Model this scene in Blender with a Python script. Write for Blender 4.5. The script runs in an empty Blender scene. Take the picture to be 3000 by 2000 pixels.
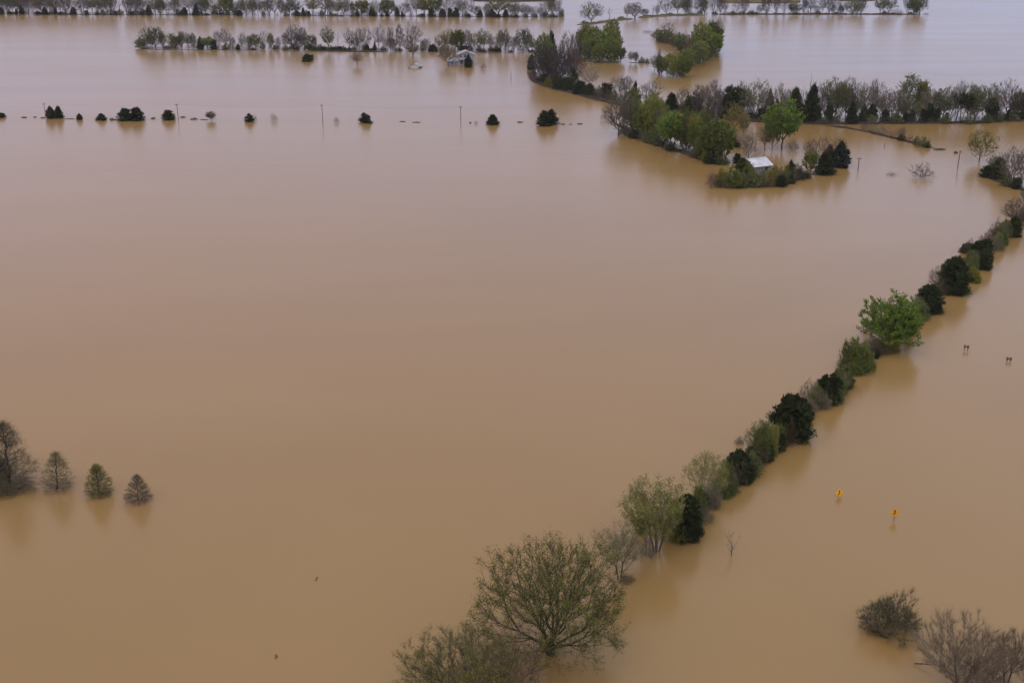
import bpy, math, random
import numpy as np
from mathutils import Vector

C = bpy.context.scene.collection
SC = bpy.context.scene
PI = math.pi

# ------------------------------------------------------------------ camera
IMW, IMH = 3000.0, 2000.0          # the photograph's own pixel grid, used for ground positions
CAM_H = 55.0
FPX = 3520.0
HORIZON = -240.0
PITCH = math.atan((1000.0 - HORIZON) / FPX)
cam = bpy.data.cameras.new("camera")
cam.sensor_width = 36.0
cam.sensor_fit = 'HORIZONTAL'
cam.lens = 36.0 * FPX / IMW
cam.clip_end = 12000.0
camo = bpy.data.objects.new("camera", cam)
camo.location = (0, 0, CAM_H)
camo.rotation_euler = (PI / 2 - PITCH, 0, 0)
C.objects.link(camo)
SC.camera = camo

# ------------------------------------------------------------------ sky, sun, exposure
SUN_EL, SUN_AZ = math.radians(52), math.radians(205)
world = bpy.data.worlds.new("World")
SC.world = world
world.use_nodes = True
wn = world.node_tree.nodes
wl = world.node_tree.links
wn.clear()
wo = wn.new('ShaderNodeOutputWorld')
bg = wn.new('ShaderNodeBackground')
sky = wn.new('ShaderNodeTexSky')
sky.sky_type = 'NISHITA'
sky.sun_disc = False
sky.sun_elevation = SUN_EL
sky.sun_rotation = SUN_AZ
sky.air_density = 1.0
sky.dust_density = 2.0
hs = wn.new('ShaderNodeHueSaturation')          # overcast: the blue is mostly gone
hs.inputs['Saturation'].default_value = 0.22
# the overcast: lilac-blue low down, a warmer veil above it, brightest overhead, bluer toward the right
tc = wn.new('ShaderNodeTexCoord')
sx = wn.new('ShaderNodeSeparateXYZ')
wl.new(tc.outputs['Generated'], sx.inputs[0])
cr = wn.new('ShaderNodeValToRGB')
el = cr.color_ramp.elements
STOPS = [(0.0, (4.7, 6.2, 10.4)), (0.10, (5.1, 6.2, 9.9)), (0.20, (6.0, 5.9, 8.2)), (0.36, (7.2, 6.0, 6.9)), (0.60, (9.5, 9.0, 9.0)), (1.0, (12.5, 12.0, 12.0))]
el[0].position, el[0].color = STOPS[0][0], (*[c / 14 for c in STOPS[0][1]], 1)
el[1].position, el[1].color = STOPS[-1][0], (*[c / 14 for c in STOPS[-1][1]], 1)
for p_, c_ in STOPS[1:-1]:
    e_ = el.new(p_)
    e_.color = (*[c / 14 for c in c_], 1)
wl.new(sx.outputs['Z'], cr.inputs[0])
cn = wn.new('ShaderNodeTexNoise')               # soft unevenness of the cloud base
cn.inputs['Scale'].default_value = 2.2
cn.inputs['Detail'].default_value = 3
wl.new(tc.outputs['Generated'], cn.inputs['Vector'])
cm = wn.new('ShaderNodeMapRange')
cm.inputs[1].default_value = 0.3
cm.inputs[2].default_value = 0.7
cm.inputs[3].default_value = 13.0
cm.inputs[4].default_value = 15.0
wl.new(cn.outputs[0], cm.inputs[0])
sc_ = wn.new('ShaderNodeVectorMath')
sc_.operation = 'SCALE'
wl.new(cr.outputs[0], sc_.inputs[0])
wl.new(cm.outputs[0], sc_.inputs['Scale'])
az = wn.new('ShaderNodeMapRange')
az.inputs[1].default_value = -0.35
az.inputs[2].default_value = 0.45
az.inputs[3].default_value = 0.0
az.inputs[4].default_value = 1.0
wl.new(sx.outputs['X'], az.inputs[0])
tint = wn.new('ShaderNodeMixRGB')
tint.inputs['Color1'].default_value = (1.06, 0.96, 0.92, 1)
tint.inputs['Color2'].default_value = (0.97, 1.08, 1.12, 1)
wl.new(az.outputs[0], tint.inputs['Fac'])
tm = wn.new('ShaderNodeMixRGB')
tm.blend_type = 'MULTIPLY'
tm.inputs['Fac'].default_value = 1.0
wl.new(sc_.outputs[0], tm.inputs['Color1'])
wl.new(tint.outputs[0], tm.inputs['Color2'])
cl = wn.new('ShaderNodeMixRGB')
cl.blend_type = 'MIX'
cl.inputs['Fac'].default_value = 0.85
wl.new(sky.outputs[0], hs.inputs['Color'])
wl.new(hs.outputs[0], cl.inputs['Color1'])
wl.new(tm.outputs[0], cl.inputs['Color2'])
bg.inputs['Strength'].default_value = 0.10
wl.new(cl.outputs[0], bg.inputs['Color'])
wl.new(bg.outputs[0], wo.inputs['Surface'])

sl = bpy.data.lights.new("sun", 'SUN')
sl.energy = 0.6
sl.angle = math.radians(40)
sl.color = (1.0, 0.95, 0.88)
so = bpy.data.objects.new("sun", sl)
d = Vector((math.sin(SUN_AZ) * math.cos(SUN_EL), math.cos(SUN_AZ) * math.cos(SUN_EL), math.sin(SUN_EL)))
so.rotation_euler = d.to_track_quat('Z', 'Y').to_euler()
so.location = d * 300
C.objects.link(so)

SC.view_settings.view_transform = 'Standard'
SC.view_settings.look = 'None'
SC.view_settings.gamma = 1.0
SC.view_settings.exposure = 0.24
SC.cycles.max_bounces = 6
SC.cycles.transparent_max_bounces = 4

# ------------------------------------------------------------------ measuring helpers
cp, sp = math.cos(PITCH), math.sin(PITCH)

def at(u, v, z=0.0):
    """the place at height z that the photograph shows at pixel (u, v)"""
    t = (v - 1000.0) / FPX
    s = (u - 1500.0) / FPX
    hz = CAM_H - z
    y = hz * (cp - t * sp) / (sp + t * cp)
    zc = y * cp + hz * sp
    return Vector((s * zc, y, z))

def ppm(p):
    return FPX / (p.y * cp + (CAM_H - p.z) * sp)

def height_to(p, vtop):
    t = (vtop - 1000.0) / FPX
    return CAM_H - p.y * (sp + t * cp) / (cp - t * sp)

# ------------------------------------------------------------------ materials
def mat(name, col, rough=0.8, var=0.0, vscale=3.0, spec=0.06, randv=0.0, transl=None, hue=0.0, bump=0.0):
    m = bpy.data.materials.new(name)
    m.use_nodes = True
    n, l = m.node_tree.nodes, m.node_tree.links
    b = n['Principled BSDF']
    b.inputs['Roughness'].default_value = rough
    b.inputs['Specular IOR Level'].default_value = spec
    src = None
    rgb = n.new('ShaderNodeRGB')
    rgb.outputs[0].default_value = (*col, 1)
    src = rgb.outputs[0]
    if var > 0:
        tc = n.new('ShaderNodeTexCoord')
        nz = n.new('ShaderNodeTexNoise')
        nz.inputs['Scale'].default_value = vscale
        nz.inputs['Detail'].default_value = 4
        l.new(tc.outputs['Object'], nz.inputs['Vector'])
        mr = n.new('ShaderNodeMapRange')
        mr.inputs[1].default_value = 0.25
        mr.inputs[2].default_value = 0.75
        mr.inputs[3].default_value = 1 - var
        mr.inputs[4].default_value = 1 + var
        l.new(nz.outputs[0], mr.inputs[0])
        h = n.new('ShaderNodeHueSaturation')
        l.new(mr.outputs[0], h.inputs['Value'])
        l.new(src, h.inputs['Color'])
        if hue > 0:
            mr2 = n.new('ShaderNodeMapRange')
            mr2.inputs[1].default_value = 0.3
            mr2.inputs[2].default_value = 0.7
            mr2.inputs[3].default_value = 0.5 - hue
            mr2.inputs[4].default_value = 0.5 + hue
            l.new(nz.outputs[1], mr2.inputs[0])
            l.new(mr2.outputs[0], h.inputs['Hue'])
        src = h.outputs[0]
        if bump > 0:
            bp = n.new('ShaderNodeBump')
            bp.inputs['Strength'].default_value = bump
            l.new(nz.outputs[0], bp.inputs['Height'])
            l.new(bp.outputs[0], b.inputs['Normal'])
    if randv > 0:
        oi = n.new('ShaderNodeObjectInfo')
        mr = n.new('ShaderNodeMapRange')
        mr.inputs[3].default_value = 1 - randv
        mr.inputs[4].default_value = 1 + randv
        l.new(oi.outputs['Random'], mr.inputs[0])
        h = n.new('ShaderNodeHueSaturation')
        l.new(mr.outputs[0], h.inputs['Value'])
        l.new(src, h.inputs['Color'])
        src = h.outputs[0]
    l.new(src, b.inputs['Base Color'])
    if transl:
        tr = n.new('ShaderNodeBsdfTranslucent')
        l.new(src, tr.inputs['Color'])
        mx = n.new('ShaderNodeMixShader')
        mx.inputs[0].default_value = transl
        l.new(b.outputs[0], mx.inputs[1])
        l.new(tr.outputs[0], mx.inputs[2])
        l.new(mx.outputs[0], n['Material Output'].inputs['Surface'])
    return m

BARK = {
    'dark': mat('bark_dark', (0.050, 0.040, 0.033), 0.9, 0.35, 2.0, randv=0.2),
    'grey': mat('bark_grey', (0.085, 0.075, 0.066), 0.9, 0.35, 2.0, randv=0.2),
    'pale': mat('bark_pale', (0.36, 0.33, 0.28), 0.85, 0.3, 1.5),
}
TWIG = {
    'grey': mat('twigs_grey', (0.112, 0.094, 0.078), 0.9, randv=0.22),
    'lilac': mat('twigs_pale_grey', (0.165, 0.138, 0.118), 0.9, randv=0.2),
    'brown': mat('twigs_brown', (0.110, 0.078, 0.056), 0.9, randv=0.2),
    'dark': mat('twigs_dark', (0.055, 0.048, 0.045), 0.9, randv=0.2),
    'red': mat('twigs_reddish', (0.14, 0.085, 0.075), 0.9, randv=0.2),
    'dun': mat('twigs_dun', (0.155, 0.122, 0.090), 0.9, randv=0.15),
    'pale': mat('twigs_pale', (0.30, 0.25, 0.20), 0.9, randv=0.15),
}
LEAF = {
    'olive': mat('buds_olive', (0.185, 0.170, 0.048), 0.8, 0.35, 0.8, randv=0.2, transl=0.3, hue=0.02),
    'tan': mat('buds_tan', (0.135, 0.105, 0.055), 0.8, 0.3, 0.8, randv=0.2, transl=0.25, hue=0.02),
    'green': mat('leaves_green', (0.125, 0.155, 0.034), 0.8, 0.4, 0.7, randv=0.2, transl=0.3, hue=0.02),
    'vivid': mat('leaves_vivid_green', (0.130, 0.195, 0.034), 0.8, 0.4, 0.7, randv=0.12, transl=0.35, hue=0.02),
    'yellow': mat('leaves_yellow_green', (0.190, 0.185, 0.030), 0.75, 0.35, 0.8, randv=0.15, transl=0.35, hue=0.02),
    'deep': mat('buds_deep_olive', (0.118, 0.118, 0.030), 0.8, 0.4, 0.8, transl=0.25, hue=0.02),
    'moss': mat('leaves_moss_green', (0.172, 0.192, 0.045), 0.8, 0.4, 0.7, randv=0.2, transl=0.3, hue=0.02),
    'spring': mat('leaves_spring_green', (0.205, 0.210, 0.052), 0.8, 0.35, 0.9, randv=0.15, transl=0.35, hue=0.02),
    'pale': mat('buds_pale_green', (0.170, 0.175, 0.070), 0.8, 0.3, 0.8, randv=0.2, transl=0.3, hue=0.02),
    'sage': mat('leaves_grey_green', (0.122, 0.138, 0.058), 0.8, 0.35, 0.8, randv=0.2, transl=0.2, hue=0.02),
    'cedar': mat('needles_dark_green', (0.033, 0.042, 0.017), 0.9, 0.75, 1.3, randv=0.25, transl=0.08, hue=0.03),
    'blue': mat('needles_blue_green', (0.030, 0.045, 0.030), 0.9, 0.7, 1.3, randv=0.2, transl=0.08, hue=0.03),
    'olivecedar': mat('needles_olive', (0.043, 0.050, 0.017), 0.9, 0.7, 1.3, randv=0.2, transl=0.08, hue=0.03),
}
M_EARTH = mat('wet_earth', (0.040, 0.029, 0.025), 0.9, 0.55, 0.6, bump=0.6)
M_GRASS = mat('dead_grass', (0.085, 0.072, 0.038), 0.9, 0.45, 0.25, hue=0.03, bump=0.4)
M_FIELD = mat('far_field_soil', (0.120, 0.100, 0.080), 0.95, 0.3, 0.03, hue=0.02)
M_POLE = mat('pole_wood', (0.15, 0.125, 0.12), 0.9, 0.25, 3.0)
M_POST = mat('post_wood', (0.125, 0.085, 0.062), 0.9, 0.3, 6.0)
M_WIRE = mat('wire', (0.05, 0.05, 0.05), 0.6)
M_CLAP = mat('white_clapboard', (0.27, 0.275, 0.335), 0.7, 0.12, 1.2)
M_TRIM = mat('white_trim', (0.48, 0.48, 0.52), 0.6)
M_TIN = mat('grey_tin_roof', (0.21, 0.22, 0.24), 0.45, 0.18, 0.9, spec=0.5)
M_WTIN = mat('white_tin_roof', (0.46, 0.47, 0.54), 0.5, 0.28, 0.6, spec=0.4)
M_GLASS = mat('dark_window_glass', (0.02, 0.022, 0.028), 0.15, spec=0.6)
M_GREYW = mat('grey_board_wall', (0.20, 0.20, 0.19), 0.85, 0.25, 1.5)
M_YEL = mat('sign_yellow', (0.80, 0.40, 0.010), 0.45, 0.06, 2.0, spec=0.4)
M_ORG = mat('sign_orange_yellow', (0.70, 0.29, 0.012), 0.45, 0.06, 2.0, spec=0.4)
M_BLK = mat('sign_black', (0.015, 0.010, 0.008), 0.6)
M_STEEL = mat('galvanised_steel', (0.13, 0.125, 0.11), 0.5, 0.15, 4.0)
M_LOG = mat('wet_log', (0.050, 0.036, 0.028), 0.8, 0.3, 3.0)

# flood water: brown silt in the body, sky mirrored in a rippled surface
def water_material():
    m = bpy.data.materials.new('flood_water')
    m.use_nodes = True
    n, l = m.node_tree.nodes, m.node_tree.links
    b = n['Principled BSDF']
    geo = n.new('ShaderNodeNewGeometry')
    # silt swirls
    mp = n.new('ShaderNodeMapping')
    mp.inputs['Scale'].default_value = (0.006, 0.011, 0.01)
    mp.inputs['Rotation'].default_value = (0, 0, 0.5)
    l.new(geo.outputs['Position'], mp.inputs['Vector'])
    nz = n.new('ShaderNodeTexNoise')
    nz.inputs['Scale'].default_value = 1.0
    nz.inputs['Detail'].default_value = 5
    nz.inputs['Roughness'].default_value = 0.6
    nz.inputs['Distortion'].default_value = 1.2
    l.new(mp.outputs[0], nz.inputs['Vector'])
    cr = n.new('ShaderNodeValToRGB')
    cr.color_ramp.elements[0].position = 0.3
    cr.color_ramp.elements[0].color = (0.202, 0.124, 0.046, 1)
    cr.color_ramp.elements[1].position = 0.7
    cr.color_ramp.elements[1].color = (0.232, 0.144, 0.055, 1)
    l.new(nz.outputs[0], cr.inputs[0])
    l.new(cr.outputs[0], b.inputs['Base Color'])
    b.inputs['IOR'].default_value = 1.37
    b.inputs['Specular IOR Level'].default_value = 0.5
    # cat's paws: patches of slightly rougher surface
    mp2 = n.new('ShaderNodeMapping')
    mp2.inputs['Scale'].default_value = (0.010, 0.045, 0.02)
    mp2.inputs['Rotation'].default_value = (0, 0, -0.06)
    l.new(geo.outputs['Position'], mp2.inputs['Vector'])
    n2 = n.new('ShaderNodeTexNoise')
    n2.inputs['Scale'].default_value = 1.0
    n2.inputs['Detail'].default_value = 4
    l.new(mp2.outputs[0], n2.inputs['Vector'])
    mr = n.new('ShaderNodeMapRange')
    mr.inputs[1].default_value = 0.35
    mr.inputs[2].default_value = 0.7
    mr.inputs[3].default_value = 0.20
    mr.inputs[4].default_value = 0.232
    l.new(n2.outputs[0], mr.inputs[0])
    l.new(mr.outputs[0], b.inputs['Roughness'])
    # fine ripples
    mp3 = n.new('ShaderNodeMapping')
    mp3.inputs['Scale'].default_value = (0.9, 1.9, 1.0)
    mp3.inputs['Rotation'].default_value = (0, 0, 0.2)
    l.new(geo.outputs['Position'], mp3.inputs['Vector'])
    n3 = n.new('ShaderNodeTexNoise')
    n3.inputs['Scale'].default_value = 1.0
    n3.inputs['Detail'].default_value = 3
    l.new(mp3.outputs[0], n3.inputs['Vector'])
    bp = n.new('ShaderNodeBump')
    bp.inputs['Strength'].default_value = 0.10
    bp.inputs['Distance'].default_value = 0.05
    l.new(n3.outputs[0], bp.inputs['Height'])
    l.new(bp.outputs[0], b.inputs['Normal'])
    return m

# ------------------------------------------------------------------ mesh helpers
def tag(o, label=None, cat=None, group=None, kind=None):
    if label: o['label'] = label
    if cat: o['category'] = cat
    if group: o['group'] = group
    if kind: o['kind'] = kind
    return o

def link(name, me, parent=None, loc=None):
    o = bpy.data.objects.new(name, me)
    C.objects.link(o)
    if parent: o.parent = parent
    if loc is not None: o.location = loc
    return o

def empty(name, loc, rz=0.0):
    o = bpy.data.objects.new(name, None)
    o.empty_display_size = 0.5
    o.location = loc
    o.rotation_euler = (0, 0, rz)
    C.objects.link(o)
    return o

class MB:
    def __init__(s):
        s.v, s.f = [], []
    def poly(s, pts):
        i = len(s.v)
        s.v += [tuple(p) for p in pts]
        s.f.append(tuple(range(i, i + len(pts))))
    def box(s, x0, x1, y0, y1, z0, z1):
        i = len(s.v)
        s.v += [(x, y, z) for z in (z0, z1) for y in (y0, y1) for x in (x0, x1)]
        for f in ((0, 2, 3, 1), (4, 5, 7, 6), (0, 1, 5, 4), (2, 6, 7, 3), (0, 4, 6, 2), (1, 3, 7, 5)):
            s.f.append(tuple(i + k for k in f))
    def tube(s, pts, rads, n=8, cap=True):
        pts = [Vector(p) for p in pts]
        base = len(s.v)
        for k, p in enumerate(pts):
            dr = (pts[min(k + 1, len(pts) - 1)] - pts[max(k - 1, 0)]).normalized()
            a = dr.orthogonal().normalized()
            b = dr.cross(a)
            for j in range(n):
                t = 2 * PI * j / n
                s.v.append(tuple(p + (a * math.cos(t) + b * math.sin(t)) * rads[k]))
        for k in range(len(pts) - 1):
            for j in range(n):
                j2 = (j + 1) % n
                s.f.append((base + k * n + j, base + k * n + j2, base + (k + 1) * n + j2, base + (k + 1) * n + j))
        if cap:
            s.f.append(tuple(base + j for j in range(n))[::-1])
            s.f.append(tuple(base + (len(pts) - 1) * n + j for j in range(n)))
    def prism(s, prof, y0, y1):
        """closed x-z outline run along y"""
        n = len(prof)
        i = len(s.v)
        s.v += [(x, y0, z) for x, z in prof] + [(x, y1, z) for x, z in prof]
        s.f.append(tuple(i + k for k in range(n)))
        s.f.append(tuple(i + n + k for k in range(n))[::-1])
        for k in range(n):
            k2 = (k + 1) % n
            s.f.append((i + k2, i + k, i + n + k, i + n + k2))
    def mesh(s, name, m):
        me = bpy.data.meshes.new(name)
        me.from_pydata(s.v, [], s.f)
        me.materials.append(m)
        me.update()
        return me
    def build(s, name, m, parent=None, loc=None):
        return link(name, s.mesh(name, m), parent, loc)

def mesh_np(name, V, F, mats, idx=None):
    """V (n,3), F list of arrays (m,3)/(m,4)"""
    me = bpy.data.meshes.new(name)
    V = np.asarray(V, dtype=np.float32)
    nl = sum(f.size for f in F)
    nf = sum(len(f) for f in F)
    me.vertices.add(len(V))
    me.vertices.foreach_set('co', V.ravel())
    me.loops.add(nl)
    me.polygons.add(nf)
    li = np.concatenate([f.ravel() for f in F]).astype(np.int32)
    tot = np.concatenate([np.full(len(f), f.shape[1]) for f in F]).astype(np.int32)
    st = np.concatenate([[0], np.cumsum(tot)[:-1]]).astype(np.int32)
    me.loops.foreach_set('vertex_index', li)
    me.polygons.foreach_set('loop_start', st)
    me.polygons.foreach_set('loop_total', tot)
    for m in mats: me.materials.append(m)
    if idx is not None:
        me.polygons.foreach_set('material_index', np.concatenate(idx).astype(np.int32))
    me.update(calc_edges=True)
    return me

def norm(a):
    return a / np.maximum(np.linalg.norm(a, axis=-1, keepdims=True), 1e-9)

def frusta(P0, P1, R0, R1, n):
    """tapered tubes for many edges at once"""
    D = norm(P1 - P0)
    ref = np.where(np.abs(D[:, 2:3]) > 0.9, np.array([[1.0, 0, 0]]), np.array([[0, 0, 1.0]]))
    A = norm(np.cross(D, ref))
    B = np.cross(D, A)
    t = np.arange(n) * 2 * PI / n
    ring = A[:, None, :] * np.cos(t)[None, :, None] + B[:, None, :] * np.sin(t)[None, :, None]
    v0 = P0[:, None, :] + ring * R0[:, None, None]
    v1 = P1[:, None, :] + ring * R1[:, None, None]
    V = np.concatenate([v0, v1], axis=1).reshape(-1, 3)
    e = np.arange(len(P0))[:, None] * (2 * n)
    j = np.arange(n)[None, :]
    j2 = (j + 1) % n
    F = np.stack([e + j, e + j2, e + n + j2, e + n + j], axis=-1).reshape(-1, 4)
    return V, F

def cards(P, size, rng, aspect=0.7, nrm=None, lean=0.0):
    """small four-cornered leaves, random attitude"""
    n = len(P)
    N = norm(rng.normal(size=(n, 3)))
    if nrm is not None:
        N = norm(N * (1 - lean) + nrm * lean)
    T = norm(np.cross(N, norm(rng.normal(size=(n, 3)))))
    B = np.cross(N, T)
    s = size[:, None]
    V = np.stack([P - T * s * 0.5, P + B * s * 0.5 * aspect, P + T * s * 0.5, P - B * s * 0.5 * aspect], axis=1).reshape(-1, 3)
    F = np.arange(n * 4).reshape(-1, 4)
    return V, F

def ribbons(P, D, L, W, rng):
    """thin twigs: one tapered triangle each"""
    n = len(P)
    S = norm(np.cross(D, norm(rng.normal(size=(n, 3))))) * W[:, None] * 0.5
    V = np.stack([P - S, P + S, P + D * L[:, None]], axis=1).reshape(-1, 3)
    F = np.arange(n * 3).reshape(-1, 3)
    return V, F

# ------------------------------------------------------------------ trees
class Proto:
    pass

def lobed(rng, d, k=9, amp=0.22, sharp=6.0):
    """direction-dependent bulges so that no outline is a clean ellipse"""
    c = norm(rng.normal(size=(k, 3)))
    w = np.exp(sharp * (d @ c.T - 1.0))
    return 1.0 - amp + 2.2 * amp * w.max(axis=1)

def crown_points(rng, n, shape, H, W, low, lobe=0.20):
    """attraction points that fill the crown's volume"""
    out = []
    while len(out) < n:
        m = n * 2
        if shape == 'cone':
            z = low + (H - low) * rng.random(m) ** 1.25
            tt = (z - low) / (H - low)
            rr = (1 - tt) ** 0.62 * (0.72 + 0.28 * np.minimum(1, tt / 0.18)) * W / 2 * np.sqrt(0.08 + 0.92 * rng.random(m))
            a = rng.random(m) * 2 * PI
            p = np.stack([rr * np.cos(a), rr * np.sin(a), z], axis=1)
            dd = norm(p - np.array([0, 0, low]))
            p[:, :2] *= lobed(rng, dd, 14, 0.05)[:, None]
        else:
            d = norm(rng.normal(size=(m, 3)))
            r = rng.random(m) ** (1 / 3.0) * lobed(np.random.default_rng(int(W * 1000) + 7), d, 13 if lobe < 0.25 else 17, lobe, 6.0 if lobe < 0.25 else 11.0)
            p = d * r[:, None]
            if shape == 'vase':
                keep = p[:, 2] > -0.55
                p = p[keep]
                f = 0.62 + 0.38 * np.clip((p[:, 2] + 0.6) / 1.0, 0, 1)
                p[:, :2] *= f[:, None]
            if shape == 'fan':
                p = p[p[:, 2] > -0.35]
            if shape == 'broad':
                p = p[p[:, 2] > -0.62]
            if shape == 'dome':
                p = p[p[:, 2] > 0.0]
            zc = (H + low) / 2
            hz = (H - low) / 2
            if shape == 'fan':
                zc = low + (H - low) * 0.33
                hz = (H - low) * 0.67
            if shape == 'dome':
                zc = low; hz = H - low
            if shape == 'broad':
                zc = low + (H - low) * 0.42
                hz = (H - low) * 0.58
            p = p * np.array([W / 2, W / 2, hz]) + np.array([0, 0, zc])
        out += list(p)
    return np.array(out[:n])

def grow(rng, pts, trunk, bf):
    nodes = [np.array(t) for t in trunk]
    par = [-1] + list(range(len(trunk) - 1))
    N = np.zeros((len(nodes) + len(pts), 3))
    path = np.zeros(len(N))
    k = len(nodes)
    N[:k] = nodes
    for i in range(1, k):
        path[i] = path[i - 1] + np.linalg.norm(N[i] - N[i - 1])
    path0 = path[k - 1]
    top = N[k - 1]
    order = np.argsort(np.linalg.norm(pts - top, axis=1))
    first = 1 if k > 2 else 0
    for p in pts[order]:
        dv = p - N[:k]
        dist = np.linalg.norm(dv, axis=1)
        pen = np.where(dv[:, 2] < -0.15 * dist, 1.6, 1.0)
        cost = dist * pen + bf * path[:k]
        cost[:first] = 1e9
        j = int(np.argmin(cost))
        N[k] = p
        par.append(j)
        path[k] = path[j] + dist[j]
        k += 1
    return N, np.array(par)

def skeleton(rng, shape, H, W, low, n, trunk_r, trunk_top, bf=0.55, stems=None, tip=0.012, expo=2.3, lobe=0.20):
    pts = crown_points(rng, n, shape, H, W, low, lobe)
    if shape == 'cone':
        lead = [(0.05 * math.sin(i), 0.05 * math.cos(i * 1.7), z) for i, z in enumerate(np.linspace(-0.5, H * 0.97, 18))]
        N, par = grow(rng, pts, lead, bf)
    elif stems:
        # several trunks from one root
        allN, allP = [np.array([0, 0, -0.5])], [-1]
        ang0 = rng.random() * PI
        groups = []
        tips = []
        for s in range(stems):
            a = ang0 + s * 2 * PI / stems + rng.normal() * 0.2
            r = W * 0.10 * (0.6 + 0.8 * rng.random())
            tips.append(np.array([math.cos(a) * r, math.sin(a) * r, trunk_top]))
        d2 = np.stack([np.linalg.norm((pts - t)[:, :2], axis=1) for t in tips], axis=1)
        own = d2.argmin(axis=1)
        for s, t in enumerate(tips):
            b0 = np.array([t[0] * 0.25, t[1] * 0.25, -0.5])
            tr = [b0, b0 * 0.6 + t * 0.4 + np.array([0, 0, -0.0]), t]
            n_, p_ = grow(rng, pts[own == s], tr, bf)
            off = len(allN)
            allN += list(n_)
            allP += [0 if q < 0 else q + off for q in p_]
        N, par = np.array(allN), np.array(allP)
    else:
        tr = [(0, 0, -0.5)]
        for i in range(1, 5):
            tr.append((rng.normal() * 0.02 * H * i / 4, rng.normal() * 0.02 * H * i / 4, trunk_top * i / 4))
        N, par = grow(rng, pts, tr, bf)
    # pull joints a little toward their neighbours' line: softer limbs
    kids = np.zeros(len(N), int)
    for i, q in enumerate(par):
        if q >= 0: kids[q] += 1
    S = np.zeros_like(N); cnt = np.zeros(len(N))
    for i, q in enumerate(par):
        if q >= 0:
            S[q] += N[i]; cnt[q] += 1
    for i in range(len(N)):
        if par[i] >= 0 and cnt[i] > 0 and N[i][2] > trunk_top * 0.5:
            N[i] = 0.6 * N[i] + 0.25 * N[par[i]] + 0.15 * S[i] / cnt[i]
    # pipe model
    acc = np.zeros(len(N))
    depth = np.zeros(len(N))
    for i in range(1, len(N)):
        depth[i] = depth[par[i]] + 1 if par[i] >= 0 else 0
    for i in np.argsort(-depth, kind='stable'):
        if kids[i] == 0: acc[i] = 1.0
        if par[i] >= 0: acc[par[i]] += acc[i]
    rad = acc ** (1 / expo)
    rad = tip + (rad - 1) / max(rad.max() - 1, 1e-6) * (trunk_r - tip)
    return N, par, rad, kids

def make_tree(seed, shape='oval', H=10., W=6., low=2.5, n=260, trunk_r=0.2, trunk_top=2.5, bf=0.55, stems=None,
              twigs=5, tw_len=1.0, tw_w=0.035, leaves=0, leaf=0.22, up=0.35, cut=0.05, clump=0.35, tip=0.012, expo=2.3, spread=0.45, lobe=0.20):
    rng = np.random.default_rng(seed)
    N, par, rad, kids = skeleton(rng, shape, H, W, low, n, trunk_r, trunk_top, bf, stems, tip, expo, lobe)
    e = np.where(par >= 0)[0]
    P0, P1 = N[par[e]], N[e]
    R1 = rad[e]
    R0 = np.minimum(rad[par[e]], R1 * 1.35 + 0.01)
    big = R1 > cut
    small = ~big
    P = Proto()
    nb = 6 if trunk_r > 0.12 else 5
    V, F = frusta(P0[big], P1[big], R0[big], R1[big], nb)
    P.trunk = mesh_np('trunk', V, [F], [BARK['grey']])
    # crown: thin wood + twigs + leaves
    v1, f1 = frusta(P0[small], P1[small], R0[small], R1[small], 3)
    ctr = np.array([0, 0, low * 0.7 + 0.3 * H])
    hot = np.where((rad < cut * 1.2) & (N[:, 2] > low * 0.6))[0]
    base = np.repeat(hot, twigs)
    pd = norm(N[base] - N[np.maximum(par[base], 0)])
    outw = norm(N[base] - np.array([0, 0, low * 0.5]))
    D = norm(pd * 0.5 + outw * 0.45 + np.array([0, 0, up]) + rng.normal(size=(len(base), 3)) * spread)
    q = rng.random(len(base))[:, None]
    TP = N[base] * (1 - 0.5 * q) + N[np.maximum(par[base], 0)] * 0.5 * q
    L = tw_len * (0.45 + 0.9 * rng.random(len(base)))
    Wd = tw_w * (0.6 + 0.8 * rng.random(len(base)))
    v2, f2 = ribbons(TP, D, L, Wd, rng)
    VV = [v1, v2]; FF = [f1, f2 + len(v1)]; II = [np.zeros(len(f1)), np.zeros(len(f2))]
    off = len(v1) + len(v2)
    if leaves > 0:
        m = int(leaves * len(base))
        pick = rng.integers(0, len(base), m)
        # leaves gather in clumps, leaving gaps
        keepw = np.sin(TP[pick] @ np.array([1.9, 1.3, 1.1]) + seed) + np.sin(TP[pick] @ np.array([-1.1, 2.1, 1.7]) + 2.0 * seed)
        pick = pick[keepw > -2.0 + 1.6 * clump + rng.normal(size=m) * 0.5]
        lp = TP[pick] + D[pick] * (L[pick] * (0.35 + 0.7 * rng.random(len(pick))))[:, None] + rng.normal(size=(len(pick), 3)) * 0.10
        v3, f3 = cards(lp, leaf * (0.6 + 0.8 * rng.random(len(pick))), rng)
        VV.append(v3); FF.append(f3 + off); II.append(np.ones(len(f3)))
    A = np.concatenate(VV)
    P.crown = mesh_np('crown', A, FF, [TWIG['grey'], LEAF['olive']], II)
    P.H = float(np.percentile(A[:, 2], 99.7))
    P.W = float(np.percentile(np.abs(A[:, 0]), 98.5) + np.percentile(np.abs(A[:, 1]), 98.5))
    return P

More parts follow.
